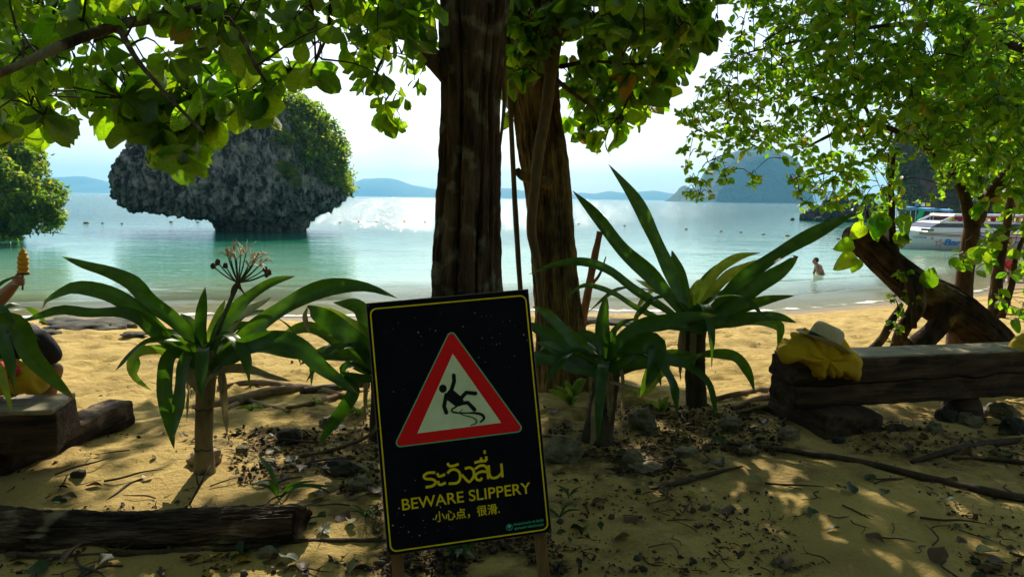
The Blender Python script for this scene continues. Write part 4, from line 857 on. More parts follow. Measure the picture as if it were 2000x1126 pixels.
mb = MB(); tube(mb, tpx([(1748, 500, .1), (1725, 465), (1700, 440), (1690, 400)], TY4), np.array([12, 9, 7, 3])*.5*TY4/FPX, 8, 30, .2); mb.build('stem', 'bark_grey', t4)
c4 = Crown(t4, 'heart_leaf', 'heart', 300)
def single(crown, px, py, Y, dirv, size, nrm=(0, -.8, .5)):
    crown.put(np.array([P(px, py, Y)]), np.array([dirv], float), np.array([nrm], float), np.array([size]), True)
for a in [(1668, 478, (-.9, 0, -.1), .17), (1672, 500, (-.9, -.1, -.4), .19), (1700, 425, (.4, -.2, -.8), .22), (1720, 415, (-.2, -.2, -1), .24), (1750, 425, (.7, -.3, -.75), .22), (1805, 560, (.35, -.1, .9), .19), (1675, 505, (-.3, -.2, -.9), .13), (1745, 470, (.6, -.2, .2), .15), (1690, 440, (-.6, 0, -.5), .16), (1760, 455, (.2, 0, -1), .14)]:
    single(c4, a[0], a[1], 6.35, a[2], a[3])
c4.skel.append(np.array(tpx([(1765, 640, -.2), (1745, 580, -.2)], TY4)))
c4.rosettes(np.array([P(a+rng.normal()*7, b_+rng.normal()*7, 6.3) for a, b_ in [(1760, 605), (1755, 620), (1742, 590), (1752, 640), (1770, 545), (1780, 580), (1748, 655), (1775, 530), (1765, 570)] for _ in (0, 1)]), 4, .055, .4)
c4.build()

# --- unseen forest edge behind the viewer, added to darken the foreground
n_ = 9000; pos = np.stack([-16+34*rng.random(n_), -9+2.6*rng.random(n_), 7*rng.random(n_)], -1)
me = leaves_mesh('unseen_forest_edge', [leaf_tpl('heart', 3, 3, .2, .2)], pos, orient(rand_dirs(n_, -.3), rand_dirs(n_, .6)), .45+.35*rng.random(n_), np.zeros(3))
o = obj('unseen_forest_edge', me, 'shrub_leaf'); o['kind'] = 'stuff'; o['label'] = 'unseen dense green forest edge behind the viewer, added to dim the foreground'
# --- hanging climbers in front of / between the trunks
for pts, w, Y_, m_, lb in [([(1096, -60), (1090, 40), (1078, 130), (1066, 220), (1052, 300), (1043, 380), (1038, 450), (1050, 520), (1060, 640)], [26, 26, 24, 22, 22, 20, 19, 15, 10], TY2-.36, 'vine_bark', 'thick brown climber running down the front of the tan trunk'),
                           ([(985, -40), (990, 60), (995, 170), (1000, 280), (1006, 400), (1012, 500), (1018, 600), (1022, 720)], [12, 11, 10, 10, 10, 10, 10, 10], TY2-.3, 'vine_bark', 'thin straight climber hanging between the two big trunks'),
                           ([(975, 60), (982, 130), (985, 200), (975, 300)], [22, 14, 8, 4], TY1+.2, 'bark_tan', 'short tan shoot hugging the right side of the fluted trunk')]:
    mb = MB(); pp = tpx(pts, Y_); tube(mb, pp, np.array(w)*.5*Y_/FPX, 12, 70, .22, freq=8); o = mb.build('climber', m_, org=pp[-1]); tag(o, lb, 'climbing vine', 'climbers on the trunks')
# --- dead reddish branch standing up behind the tan trunk
mb = MB(); pp = [G(1138, 606), *tpx([(1150, 560), (1162, 500), (1172, 452)], 7.0)]; pp[0] = np.array([pp[1][0]-.12, 7.0, float(gz(pp[1][0], 7.0))-.05])
tube(mb, pp, [.045, .04, .036, .03], 10, 40, .3); tube(mb, [pp[1], pp[1]+[.1, 0, .12], pp[1]+[.16, 0, .3]], [.02, .014, .006], 7)
tag(mb.build('dead_branch', 'bark_small', org=pp[0]), 'dead reddish branch sticking up from the sand beside the tan trunk', 'branch')

# ================================================================== STRAP-LEAVED PLANTS
def strap(mb, pts, width, nhint=(0, -.75, .55), segs=22, fold=.22, wave=.10, dry=False, rag=0):
    p = spline(pts, segs); t = np.gradient(p, axis=0); t /= np.linalg.norm(t, axis=1)[:, None]; n = np.asarray(nhint, float); n = n/np.linalg.norm(n)
    sd = np.cross(t, n); k = np.linalg.norm(sd, axis=1)[:, None]; sd = sd/np.maximum(k, .15); nn = np.cross(sd, t)
    u = np.linspace(-1, 1, 7); s_ = np.linspace(0, 1, segs)
    w = width*(.42+.58*np.clip(s_/.35, 0, 1)**.8)*np.clip(1-np.clip((s_-.5)/.5, 0, 1)**2.1, 0, 1)**.85; w[-1] = width*.01
    ph = random.random()*6; wv = wave*np.sin(s_*13+ph)
    V = p[:, None, :] + (u[None, :, None]*sd[:, None, :])*w[:, None, None] + nn[:, None, :]*(fold*np.abs(u)[None, :]**1.2*w[:, None] + (wv*w)[:, None]*u[None, :]*np.abs(u)[None, :])[..., None]
    if rag: V += (rng.random(V.shape)-.5)*rag*width
    c_ = 7; F = [[i*c_+j, i*c_+j+1, (i+1)*c_+j+1, (i+1)*c_+j] for i in range(segs-1) for j in range(c_-1)]
    uv = np.stack(np.broadcast_arrays(.5+.5*u[None, :], s_[:, None]), -1).reshape(-1, 2)
    return mb.add(V.reshape(-1, 3), F, uv)
def plant(label, Y, base, stem_pts, stem_w, leaves, stem_mat='plant_stem', fill=7, group='strap-leaved lily plants'):
    g = on(P(base[0], base[1], Y)[0], Y); r_ = thing('lily_plant', label, 'plant', g, group)
    mb = MB(); pp = [g-[0, 0, .08]] + [P(a, b_, Y) for a, b_ in stem_pts]; tube(mb, pp, np.array(stem_w)*.5*Y/FPX, 18, 50, .16, freq=16)
    st = mb.build('stem', stem_mat, r_)
    for i in range(5):   # leaf-scar rings and loose sheath ends
        a = spline(np.array(pp), 30)[8+i*4]; rr_ = stem_w[len(stem_w)//2]*.5*Y/FPX; mb = MB(); az = random.random()*6
        tube(mb, [a+[rr_*.95*math.cos(az+q*.45), rr_*.95*math.sin(az+q*.45), .006*math.sin(q*2)] for q in range(8)], [.002]+[.005]*6+[.001], 5, 22); mb.build('leaf_scar', 'plant_stem_dark', st)
    top_ = P(*stem_pts[-2], Y)
    for i in range(6):   # dead leaves hanging down round the stem
        az = random.random()*6.28; e_ = np.array([math.cos(az)*.06, math.sin(az)*.06, 0]); ln = .18+.22*random.random()
        mb = MB(); strap(mb, [top_+e_*.5, top_+e_*1.3+[0, 0, .01], top_+e_*1.6-[0, 0, ln*.5], top_+e_*(1.2+.8*random.random())-[0, 0, ln]], .012+.010*random.random(), (e_[0]*8, e_[1]*8-.3, .1), 14, .5, .3, rag=.3); mb.build('dead_leaf', 'crinum_dry', r_)
    hub_ = P(*stem_pts[-1], Y)+[0, 0, -.03]
    for i in range(fill):
        az = 2*PI*(i+random.random()*.7)/fill; e_ = np.array([math.cos(az), math.sin(az), 0]); ln = (.38+.30*random.random())*Y/4.2; up_ = .15+.75*random.random()
        pp_ = [hub_, hub_+e_*ln*.3+[0, 0, ln*.34*up_], hub_+e_*ln*.65+[0, 0, ln*.40*up_], hub_+e_*ln*(.9+.1*up_)+[0, 0, ln*(.36*up_-.22)], hub_+e_*ln*1.05+[0, 0, ln*(.3*up_-.55)]]
        mb = MB(); strap(mb, pp_[:4+(random.random() < .6)], .026+.012*random.random(), (-e_[0]*.3, -e_[1]*.3-.2, 1.0), fold=.25, wave=.25); mb.build('leaf', 'crinum', r_)
    for lf in leaves:
        pts, w = lf[0], lf[1]; d0, d1 = lf[2] if len(lf) > 2 else (0, 0); m_ = lf[3] if len(lf) > 3 else 'crinum'; nh = lf[4] if len(lf) > 4 else (rng.normal()*.12, -.75, .5+.3*rng.random())
        n_ = len(pts); pp = [P(a, b_, Y + d0+(d1-d0)*(i/(n_-1))**1.3) for i, (a, b_) in enumerate(pts)]
        mb = MB(); strap(mb, pp, w*.5*(Y+d1*.5)/FPX*.84, nh, fold=.12+.25*random.random(), wave=.12+.22*random.random()); mb.build('leaf', m_, r_)
    return r_
# plant with the flower, left
YL = 3.72
pl = plant('large lily plant with a flower head and pale stem left of the sign', YL, (400, 930),
  [(398, 880), (399, 820), (401, 770), (404, 735), (405, 700), (404, 672)], [50, 36, 35, 36, 38, 36, 14], [
  ([(396, 712), (380, 668), (341, 626), (295, 592), (263, 556), (215, 533), (168, 519), (121, 501)], 38, (0, .1)),
  ([(392, 716), (355, 686), (305, 645), (262, 603), (213, 574), (150, 562), (112, 575), (90, 588), (82, 604)], 42, (0, -.1)),
  ([(388, 720), (337, 678), (300, 640), (249, 612), (178, 612), (121, 606), (75, 618), (30, 632)], 30, (-.1, -.25)),
  ([(398, 712), (392, 660), (393, 615), (401, 560)], 28, (0, .05), 'crinum', (.3, -1, .1)),
  ([(405, 716), (412, 660), (425, 620), (440, 585)], 24, (.05, .15), 'crinum_lime', (.2, -1, .1)),
  ([(408, 716), (424, 657), (455, 612), (490, 578), (533, 551), (577, 539)], 36, (0, .15)),
  ([(412, 712), (440, 655), (478, 612), (512, 592), (530, 580)], 22, (.1, .25), 'crinum_pale'),
  ([(412, 722), (440, 692), (485, 652), (540, 612), (595, 580), (650, 562), (715, 562), (776, 582)], 46, (-.05, -.15)),
  ([(412, 726), (450, 690), (500, 668), (556, 664), (596, 686), (622, 712), (660, 740), (700, 768)], 44, (-.15, -.4), 'crinum', (.15, -.9, .35)),
  ([(414, 728), (455, 705), (500, 682), (560, 690), (622, 696), (705, 706)], 26, (0, .1)),
  ([(386, 712), (350, 690), (310, 682), (270, 688), (256, 712), (266, 738), (296, 762)], 22, (-.1, -.2), 'crinum_lime', (.1, -1, .2)),
  ([(382, 716), (350, 688), (328, 700), (322, 750), (326, 790), (340, 876)], 36, (-.12, -.3), 'crinum', (.2, -1, .05)),
  ([(388, 716), (372, 690), (358, 715), (352, 770), (345, 820), (338, 860)], 34, (-.15, -.35), 'crinum', (-.25, -1, .05)),
  ([(392, 712), (375, 682), (340, 664), (322, 672), (318, 705)], 20, (.05, .1)),
  ([(390, 770), (408, 742), (440, 724), (480, 722), (526, 736), (568, 744)], 26, (-.1, -.2), 'crinum_dry', (.1, -.6, .8)),
  ([(392, 764), (384, 730), (388, 700), (396, 690)], 44, (-.09, -.05), 'crinum_dry', (.2, -1, 0)),
  ([(408, 722), (440, 700), (470, 690), (520, 665), (560, 645)], 26, (.1, .3)),
  ([(410, 716), (428, 690), (462, 640), (500, 640), (530, 650)], 22, (.2, .45)),
  ([(404, 714), (398, 670), (372, 630), (352, 612)], 26, (.2, .4)), ])
# flower head
hub = P(465, 552, YL); mb = MB(); tube(mb, [P(406, 690, YL), P(424, 650, YL-.03), P(443, 603, YL-.03), hub], [.014, .013, .011, .013], 10, 30); stalk = mb.build('flower_stalk', 'flower_stalk', pl)
mb = MB(); tube(mb, [hub, hub+[.01, -.01, -.02], P(472, 566, YL-.02), P(482, 580, YL-.02)], [.012, .01, .006, .001], 6); mb.build('bract', 'seed_head', stalk)
mb = MB(); tube(mb, [hub, P(455, 562, YL-.03), P(450, 578, YL-.03)], [.01, .007, .001], 6); mb.build('bract', 'seed_head', stalk)
for i, (px_, py_, kd_) in enumerate([(416, 520, 's'), (425, 512, 's'), (440, 519, 's'), (445, 500, 'p'), (458, 494, 'p'), (450, 505, 'p'), (470, 500, 'p'), (480, 497, 'p'), (490, 508, 'p'), (502, 500, 'p'), (512, 512, 'p'), (505, 520, 'p'), (518, 525, 's'), (526, 532, 's'), (520, 536, 's'), (485, 520, 'p'), (496, 515, 'p'), (462, 508, 'p')]):
    tip = P(px_, py_, YL+(-1)**i*(.02+.05*random.random())); mb = MB(); mid = (hub+tip)/2+[0, 0, -.008]; tube(mb, [hub, mid, tip], [.0045, .004, .003], 6, 12); sp_ = mb.build('flower_spoke', 'flower_stalk', pl)
    if kd_ == 's': mb = MB(); blob(mb, tip, (.013, .013, .016), 9, 7, .6, 2.5, i); mb.build('withered_bud', 'seed_head', sp_)
    else:
        mb = MB(); dr_ = (tip-hub)/np.linalg.norm(tip-hub)
        for q in range(5):
            e_ = rand_dirs(1)[0]*.7+dr_; e_ /= np.linalg.norm(e_); tube(mb, [tip, tip+e_*.035+[0, 0, .006], tip+e_*(.055+.045*random.random())+[0, 0, -.012]], [.003, .0055, .001], 5, 8, squash=.4)
        mb.build('petals', 'petal', sp_)
# plant half hidden behind the sign, left
plant('lily plant half hidden behind the left side of the sign', 4.35, (742, 850), [(742, 820), (744, 780), (745, 740), (745, 715)], [46, 40, 40, 42, 20], [
  ([(742, 725), (700, 672), (650, 632), (605, 604), (600, 600)], 50, (-.1, -.3)),
  ([(742, 728), (690, 690), (640, 655), (600, 640), (560, 652), (544, 668)], 36, (0, -.1)),
  ([(742, 722), (710, 660), (672, 630), (640, 612), (610, 600)], 40, (.1, .1), 'crinum_lime'),
  ([(740, 735), (700, 705), (660, 690), (625, 690), (585, 712)], 34, (.1, .2)),
  ([(740, 740), (690, 738), (665, 740), (690, 760), (676, 790), (640, 840), (620, 874)], 32, (-.3, -.5), 'crinum', (.3, -1, .1)),
  ([(742, 738), (712, 720), (685, 712), (672, 725), (694, 742)], 28, (.1, .2)),
  ([(744, 730), (712, 680), (680, 662), (640, 655)], 36, (-.05, -.2)),
  ([(744, 716), (720, 640), (700, 600), (650, 590)], 40, (.1, .3)),
  ([(745, 720), (780, 660), (830, 640), (880, 660)], 36, (.1, .2)), ([(745, 720), (770, 640), (800, 600)], 34, (.2, .3)), ([(745, 726), (800, 690), (850, 720), (880, 780)], 34, (.2, .3)),
  ([(600, 602, ), (596, 620), (604, 650)], 12, (-.3, -.3), 'crinum_dry')], 'plant_stem_dark')
# plant right of the sign
plant('dark-stemmed lily plant close to the right side of the sign', 4.25, (1165, 882), [(1168, 850), (1176, 800), (1184, 755), (1186, 720), (1186, 700)], [76, 62, 54, 50, 50, 20], [
  ([(1184, 715), (1178, 670), (1176, 630), (1184, 575)], 34, (0, .1), 'crinum', (.1, -1, .1)),
  ([(1190, 712), (1192, 660), (1214, 632), (1246, 620)], 14, (.1, .2)),
  ([(1178, 712), (1140, 680), (1105, 650), (1070, 615), (1040, 598)], 36, (-.1, -.2)),
  ([(1176, 718), (1130, 690), (1085, 664), (1045, 640), (1010, 630)], 38, (0, .1)),
  ([(1176, 722), (1120, 700), (1080, 680), (1045, 668)], 32, (-.1, -.3)),
  ([(1178, 735), (1130, 716), (1090, 702), (1050, 700), (1010, 712)], 46, (-.15, -.35)),
  ([(1190, 722), (1204, 676), (1250, 640), (1300, 630), (1350, 618), (1400, 616)], 40, (-.05, -.1)),
  ([(1194, 728), (1225, 690), (1262, 668), (1282, 676), (1278, 712), (1262, 760)], 46, (-.15, -.35), 'crinum', (.05, -1, .3)),
  ([(1194, 734), (1240, 712), (1290, 700), (1330, 708), (1372, 690)], 40, (.05, .1)),
  ([(1186, 712), (1172, 672), (1140, 655), (1110, 665)], 28, (.1, .2)),
  ([(1192, 722), (1230, 700), (1300, 706), (1280, 745), (1250, 780)], 22, (.2, .35), 'crinum_lime'),
  ([(1180, 740), (1164, 790), (1160, 850), (1148, 880)], 20, (-.12, -.16), 'crinum_dry', (0, -1, .1)),
  ([(1190, 745), (1215, 752), (1240, 758)], 10, (-.1, -.1), 'crinum_dry')], 'plant_stem_dark')
# tall plant right
plant('tall lily plant with long upright leaves between sign and bench', 5.0, (1362, 812), [(1360, 780), (1358, 720), (1357, 670), (1356, 635), (1356, 612)], [44, 42, 40, 42, 50, 22], [
  ([(1350, 632), (1330, 580), (1300, 515), (1272, 455), (1240, 390), (1188, 320)], 44, (0, .2), 'crinum', (.5, -.8, .2)),
  ([(1346, 634), (1315, 592), (1270, 540), (1215, 490), (1165, 425), (1118, 372)], 42, (0, -.1), 'crinum', (.3, -.9, .4)),
  ([(1344, 636), (1300, 605), (1240, 568), (1190, 530), (1140, 513), (1085, 517), (1032, 536)], 28, (-.1, -.3)),
  ([(1344, 640), (1295, 626), (1240, 600), (1195, 572), (1140, 558), (1100, 588)], 17, (-.15, -.35)),
  ([(1352, 630), (1340, 590), (1325, 535), (1312, 488)], 34, (.1, .3)),
  ([(1358, 628), (1365, 590), (1395, 535), (1440, 503), (1486, 493)], 24, (.1, .35), 'crinum_lime'),
  ([(1360, 628), (1378, 588), (1417, 543), (1456, 520), (1487, 506)], 24, (.05, .3), 'crinum_lime'),
  ([(1364, 632), (1400, 598), (1460, 540), (1530, 492), (1590, 458), (1640, 432), (1688, 412)], 38, (-.05, .05)),
  ([(1366, 636), (1420, 604), (1478, 560), (1527, 528), (1554, 502), (1548, 498)], 42, (-.1, -.2), 'crinum', (-.3, -.8, .5)),
  ([(1366, 640), (1421, 616), (1456, 600), (1500, 586), (1552, 577)], 26, (-.05, -.05)),
  ([(1366, 644), (1406, 634), (1460, 622), (1513, 618), (1556, 630)], 30, (-.15, -.25)),
  ([(1366, 640), (1420, 626), (1480, 622), (1520, 636), (1522, 660), (1518, 686)], 30, (-.05, .05), 'crinum', (.2, -1, .1)),
  ([(1350, 644), (1300, 636), (1250, 648), (1210, 680)], 30, (-.2, -.5)),
  ([(1364, 692), (1400, 690), (1436, 697), (1460, 728), (1474, 766)], 26, (-.12, -.25), 'crinum', (.3, -1, .2)),
  ([(1350, 694), (1320, 702), (1350, 718), (1385, 750), (1400, 818)], 18, (-.2, -.3), 'crinum', (.2, -1, .2)),
  ([(1350, 690), (1310, 690), (1280, 706), (1262, 740), (1250, 778)], 22, (-.1, -.15)),
  ([(1356, 628), (1350, 585), (1380, 540), (1420, 505)], 16, (.2, .5)),
  ([(1358, 634), (1400, 610), (1440, 560), (1450, 520)], 22, (.2, .5)),
  ([(1354, 630), (1346, 600), (1360, 560), (1375, 545)], 26, (.1, .2), 'crinum_lime'),
  ([(1350, 630), (1320, 590), (1270, 560), (1240, 545)], 20, (.2, .5), 'crinum_lime'),
  ([(1344, 600), (1366, 612), (1370, 640), (1340, 640)], 30, (-.18, -.2), 'crinum', (0, -1, .2))], 'plant_stem_dark')
# plant at the left frame edge
plant('lily plant at the left frame edge with one big leaf drooping over the bench', 3.25, (-70, 1010), [(-68, 930), (-65, 840), (-62, 760), (-60, 690), (-60, 660)], [50, 44, 42, 42, 44, 20], [
  ([(-56, 680), (-30, 645), (10, 628), (40, 640), (60, 690), (95, 730), (146, 780)], 44, (-.05, -.1), 'crinum', (.25, -.9, .4)),
  ([(-58, 690), (-30, 690), (0, 720), (12, 760), (24, 806)], 18, (-.2, -.3), 'crinum_lime', (.3, -1, .2)),
  ([(-58, 672), (-30, 600), (0, 556), (40, 536)], 14, (.1, .2)),
  ([(-58, 672), (-40, 620), (0, 602), (20, 620), (30, 645)], 18, (-.1, -.15)),
  ([(-64, 670), (-100, 600), (-160, 560), (-240, 600)], 40, (0, .1)), ([(-62, 664), (-70, 580), (-50, 520)], 34, (.1, .2)), ([(-62, 672), (-110, 660), (-180, 700), (-220, 790)], 40, (-.1, -.2))])

def sprout(name, label, px, py, n, size, spread, material='crinum_lime', cat='seedling', kind='lance', group='seedlings in the sand'):
    g = G(px, py); r_ = thing(name, label, cat, g, group); 
    for i in range(n):
        az = random.random()*2*PI; e_ = np.array([math.cos(az), math.sin(az)*.7, .7+.6*random.random()]); e_ /= np.linalg.norm(e_); ln = size*(.6+.6*random.random())
        mb = MB(); strap(mb, [g, g+e_*ln*.55, g+e_*ln*.85+np.array([e_[0], e_[1], 0])*ln*spread+[0, 0, -.03*spread]], ln*(.12 if name == 'seedling' else .045), (e_[0]*.2, -.7, .6), 10); mb.build('leaf', material, r_)
for a in [('bright green seedling with many leaves at the foot of the tan trunk', 1115, 790, 12, .22, .3), ('small bright seedling between the two right lily plants', 1290, 800, 5, .12, .4), ('tiny seedling beside the tall lily stem', 1240, 770, 4, .10, .4),
          ('low green seedling beside the driftwood, touching the sign edge', 700, 812, 9, .13, .7), ('tiny green seedling by the driftwood behind the flowering plant', 615, 790, 4, .09, .5), ('low green tuft under the driftwood', 490, 802, 8, .10, .8)]:
    sprout('seedling', *a)
sprout('grass_tuft', 'strappy green tuft lying on the litter left of the sign', 545, 975, 7, .22, .9, 'crinum', 'grass tuft')
sprout('grass_tuft', 'small thin grass tuft on the sand right of the sign', 1112, 968, 5, .10, .2, 'crinum', 'grass tuft')
sprout('grass_tuft', 'dark grass tuft in the litter at the sign foot', 1092, 1010, 7, .10, .5, 'crinum', 'grass tuft')
sprout('grass_tuft', 'dark grass tuft under the left corner of the sign', 715, 1010, 8, .12, .5, 'crinum', 'grass tuft')
sprout('grass_tuft', 'dark weedy tuft between the two sign legs', 900, 1090, 16, .20, .6, 'crinum', 'grass tuft')

# ================================================================== BENCHES AND LOGS
def timber(pa, pb, up, w, h, name, material, parent, bev=.012, div=(14, 3, 3), rough=.022):
    """squared timber from pa to pb (centres of its ends)"""
    pa, pb = np.asarray(pa, float), np.asarray(pb, float); ax = pb-pa; L_ = np.linalg.norm(ax); ax /= L_; ay = np.cross(up, ax); ay /= np.linalg.norm(ay); az = np.cross(ax, ay)
    mb = MB(); boxm(mb, (pa+pb)/2, ax, ay, az, L_/2, w/2, h/2, bev, rough, div)
    V = np.concatenate(mb.V); o_ = ORG[rootof(parent).name]
    # keep the mesh in the timber's own axes so that the grain runs along it
    R = np.stack([ax, ay, az], 1); ctr = (pa+pb)/2; me = bpy.data.meshes.new(name); me.from_pydata(((V-ctr) @ R).tolist(), [], mb.F); me.update()
    o = obj(name, me, material, parent); M4 = np.eye(4); M4[:3, :3] = R; M4[:3, 3] = ctr-o_; o.matrix_local = Matrix(M4.tolist()); return o
# right bench: two stacked beams on a low block and a stump
fl = P(1556, 704, 4.50); fr_ = P(2000, 694, 4.88); ax = fr_-fl; ax[2] = 0; ax /= np.linalg.norm(ax); ay = np.array([-ax[1], ax[0], 0])
bw = .30; gb = on(fl[0], fl[1]+.15); br = thing('beam_bench', 'long dark bench of stacked old beams with a hat lying on it', 'bench', gb)
A0 = fl + ay*bw/2; endz = fl[2]
def bz(d, z): return A0 + ax*d + np.array([0, 0, z-A0[2]])
b_up = timber(bz(.0, endz-.082), bz(2.9, endz-.082), (0, 0, 1), bw, .155, 'beam', 'old_timber', br, .014, (60, 6, 6), .05)
timber(bz(.012, endz-.243), bz(2.85, endz-.243), (0, 0, 1), bw-.015, .160, 'beam', 'old_timber', br, .018, (60, 6, 6), .06)
tp_ = timber(bz(.02, endz-.001), bz(2.88, endz-.001), (0, 0, 1), bw-.02, .016, 'seat_board', 'skylit_grey_timber', br, .006, (20, 3, 1), .006)  # thin pale top; its colour includes the sky's sheen on weathered wood
zb = endz-.325
c0 = np.array([*(fl+ax*.30+ay*.15)[:2], 0]); c0[2] = (zb+float(gz(c0[0], c0[1]))-.06)/2; hh = zb-float(gz(c0[0], c0[1]))+.06
d1 = G(1700, 858)-G(1568, 862); d1[2] = 0; d1 /= np.linalg.norm(d1); d2 = np.array([-d1[1], d1[0], 0])
timber(c0-d2*.30+d1*.02, c0+d2*.34+d1*.02, (0, 0, 1), .42, hh, 'foot_block', 'old_timber', br, .02, (16, 10, 6), .06)
c0 = fl+ax*1.42+ay*.15; mb = MB(); gg = float(gz(c0[0], c0[1])); tube(mb, [(c0[0]+.03, c0[1], gg-.08), (c0[0]+.02, c0[1], gg+.08), (c0[0], c0[1], zb+.01)], [.15, .13, .10], 14, 14, .3); mb.build('stump_foot', 'old_timber', br)
# left bench
fl2 = P(104, 803, 3.62); gl = on(fl2[0]-.3, 3.8); bl = thing('plank_bench', 'weathered grey-topped bench beam at the left frame edge', 'bench', gl)
ax2 = np.array([-1, -.20, 0]); ax2 /= np.linalg.norm(ax2); ay2 = np.array([.2, -1, 0])/np.linalg.norm([.2, -1])
ay2 = -ay2
def lz(d, z, s_=.17): return np.array([*(fl2+ax2*d+ay2*s_)[:2], z])
timber(lz(0, fl2[2]-.125), lz(1.9, fl2[2]-.125), (0, 0, 1), .34, .22, 'beam', 'old_timber', bl, .016, (40, 8, 6), .055)
timber(lz(.012, fl2[2]-.006), lz(1.88, fl2[2]-.006), (0, 0, 1), .33, .030, 'seat_board', 'skylit_grey_timber', bl, .008, (16, 4, 1), .012)
f0, f1 = G(60, 892), G(240, 828); dd = (f1-f0); dd /= np.linalg.norm(dd)
timber(f0-dd*.25+[0, 0, .05], f1+[0, 0, .085], (0, 0, 1), .20, .17, 'foot_beam', 'rotten_log', bl, .025, (24, 6, 6), .07)
for k_ in range(3):   # drying cracks on the seat top
    mb = MB(); a = lz(.05+.16*k_, fl2[2]+.0095, .08+.07*k_); tube(mb, [a, a+ax2*.1+ay2*.03, a+ax2*.2+ay2*.01], [.002, .004, .001], 4, 8, squash=.3); mb.build('crack', 'ribbon', bl)
# logs on the sand
def log(name, label, pts, rad, material, cat='log', seg=26, rough=.35, group=None, squash=.9):
    mb = MB(); q = np.asarray(pts, float); tube(mb, q, rad, seg, 60, rough, freq=7, squash=squash); return tag(mb.build(name, material, org=q[0]), label, cat, group)
a, b_ = G(-140, 1075), G(566, 1072)
V, F = trunk([a+[0, .05, .06], (a*2+b_)/3+[0, .06, .055], (a+b_)/2+[0, .065, .058], (a+2*b_)/3+[0, .07, .07], b_+[-.02, .08, .085], b_+[.0, .08, .085]], [.088, .078, .072, .078, .086, .05], [(-.2, 0, .8), (.25, -.15, .75), (.1, .3, .7)], 110, 260, .22, (30, 9), .8, .5)
tag(MB().add(V, F).build('log', 'rotten_log', org=a, smooth=False), 'thick dark rotten log lying along the lower left sand', 'log')
def gp(lst, dz=0): return [G(a, b_)+[0, 0, dz] for a, b_ in lst]
log('root', 'long thin root along the near side of the rotten log', gp([(-20, 1078), (120, 1088), (300, 1080), (430, 1074), (560, 1060), (700, 1056), (800, 1056)], .005), [.010, .012, .013, .012, .014, .011, .008], 'bark_grey', 'root', 10, .3)
log('root', 'long dark root running from the right lily plants to the frame edge', gp([(1420, 868), (1520, 880), (1620, 895), (1720, 915), (1820, 940), (1920, 962), (2040, 985)], .012), [.010, .016, .022, .024, .026, .026, .024], 'twig', 'root', 12, .35)
log('stick', 'crooked brown stick on the sand under the stones', gp([(1272, 958), (1330, 945), (1390, 928), (1450, 914)], .012), [.008, .014, .012, .006], 'bark_grey', 'stick', 10, .35)
for pts, w, lb in [([(425, 762), (480, 750), (540, 752), (600, 764), (660, 775)], [.02, .028, .03, .026, .02], 'upper driftwood root behind the flowering lily plant'),
                   ([(380, 798), (440, 790), (500, 775), (560, 765), (600, 762), (680, 778)], [.03, .045, .05, .045, .04, .03], 'thickest driftwood root behind the flowering lily plant'),
                   ([(440, 802), (480, 786), (520, 796), (565, 806)], [.02, .022, .02, .012], 'short curved driftwood root under the thick one'),
                   ([(560, 800), (610, 790), (660, 775), (720, 766)], [.015, .02, .02, .018], 'driftwood root reaching behind the sign'),
                   ([(590, 768), (660, 758), (720, 752)], [.03, .035, .03], 'dark driftwood root next to the sign edge'),
                   ([(1395, 782), (1450, 770), (1530, 758), (1600, 752)], [.02, .024, .026, .02], 'upper pale root left of the right bench'),
                   ([(1430, 800), (1490, 780), (1560, 768)], [.018, .03, .03], 'middle pale root left of the right bench'),
                   ([(1440, 808), (1500, 796), (1560, 786)], [.012, .02, .02], 'lower pale root left of the right bench'),
                   ([(1780, 905), (1860, 882), (1940, 868), (2040, 862)], [.012, .02, .026, .03], 'dark root under the far end of the right bench'),
                   ([(1860, 898), (1940, 900), (2040, 912)], [.008, .014, .016], 'thin dark root at the right frame edge')]:
    log('driftwood_root', lb, gp(pts, .012), w, 'driftwood' if 'dark' not in lb else 'twig', 'root', 14, .45, 'roots and driftwood on the sand')
mb = MB(); pp = gp([(585, 893), (640, 884)], .01)+[P(720, 850, 3.9), P(740, 820, 3.95)]; tube(mb, pp, [.014, .013, .011, .008], 10, 30, .2); tag(mb.build('cane', 'vine_bark', org=pp[0]), 'smooth brown cane slanting up to the sign edge', 'stick')
mb = MB(); pp = gp([(370, 985)], 0)+[P(395, 950, 3.35)+[0, 0, .03], P(412, 935, 3.45)+[0, 0, .07]]; tube(mb, pp, [.005, .005, .003], 6, 12, .2); tube(mb, [pp[1]-[.02, 0, .02], pp[1]+[-.03, 0, .05]], [.004, .002], 6); tag(mb.build('twig', 'bark_grey', org=pp[0]), 'bare forked twig standing in front of the flowering lily', 'twig')

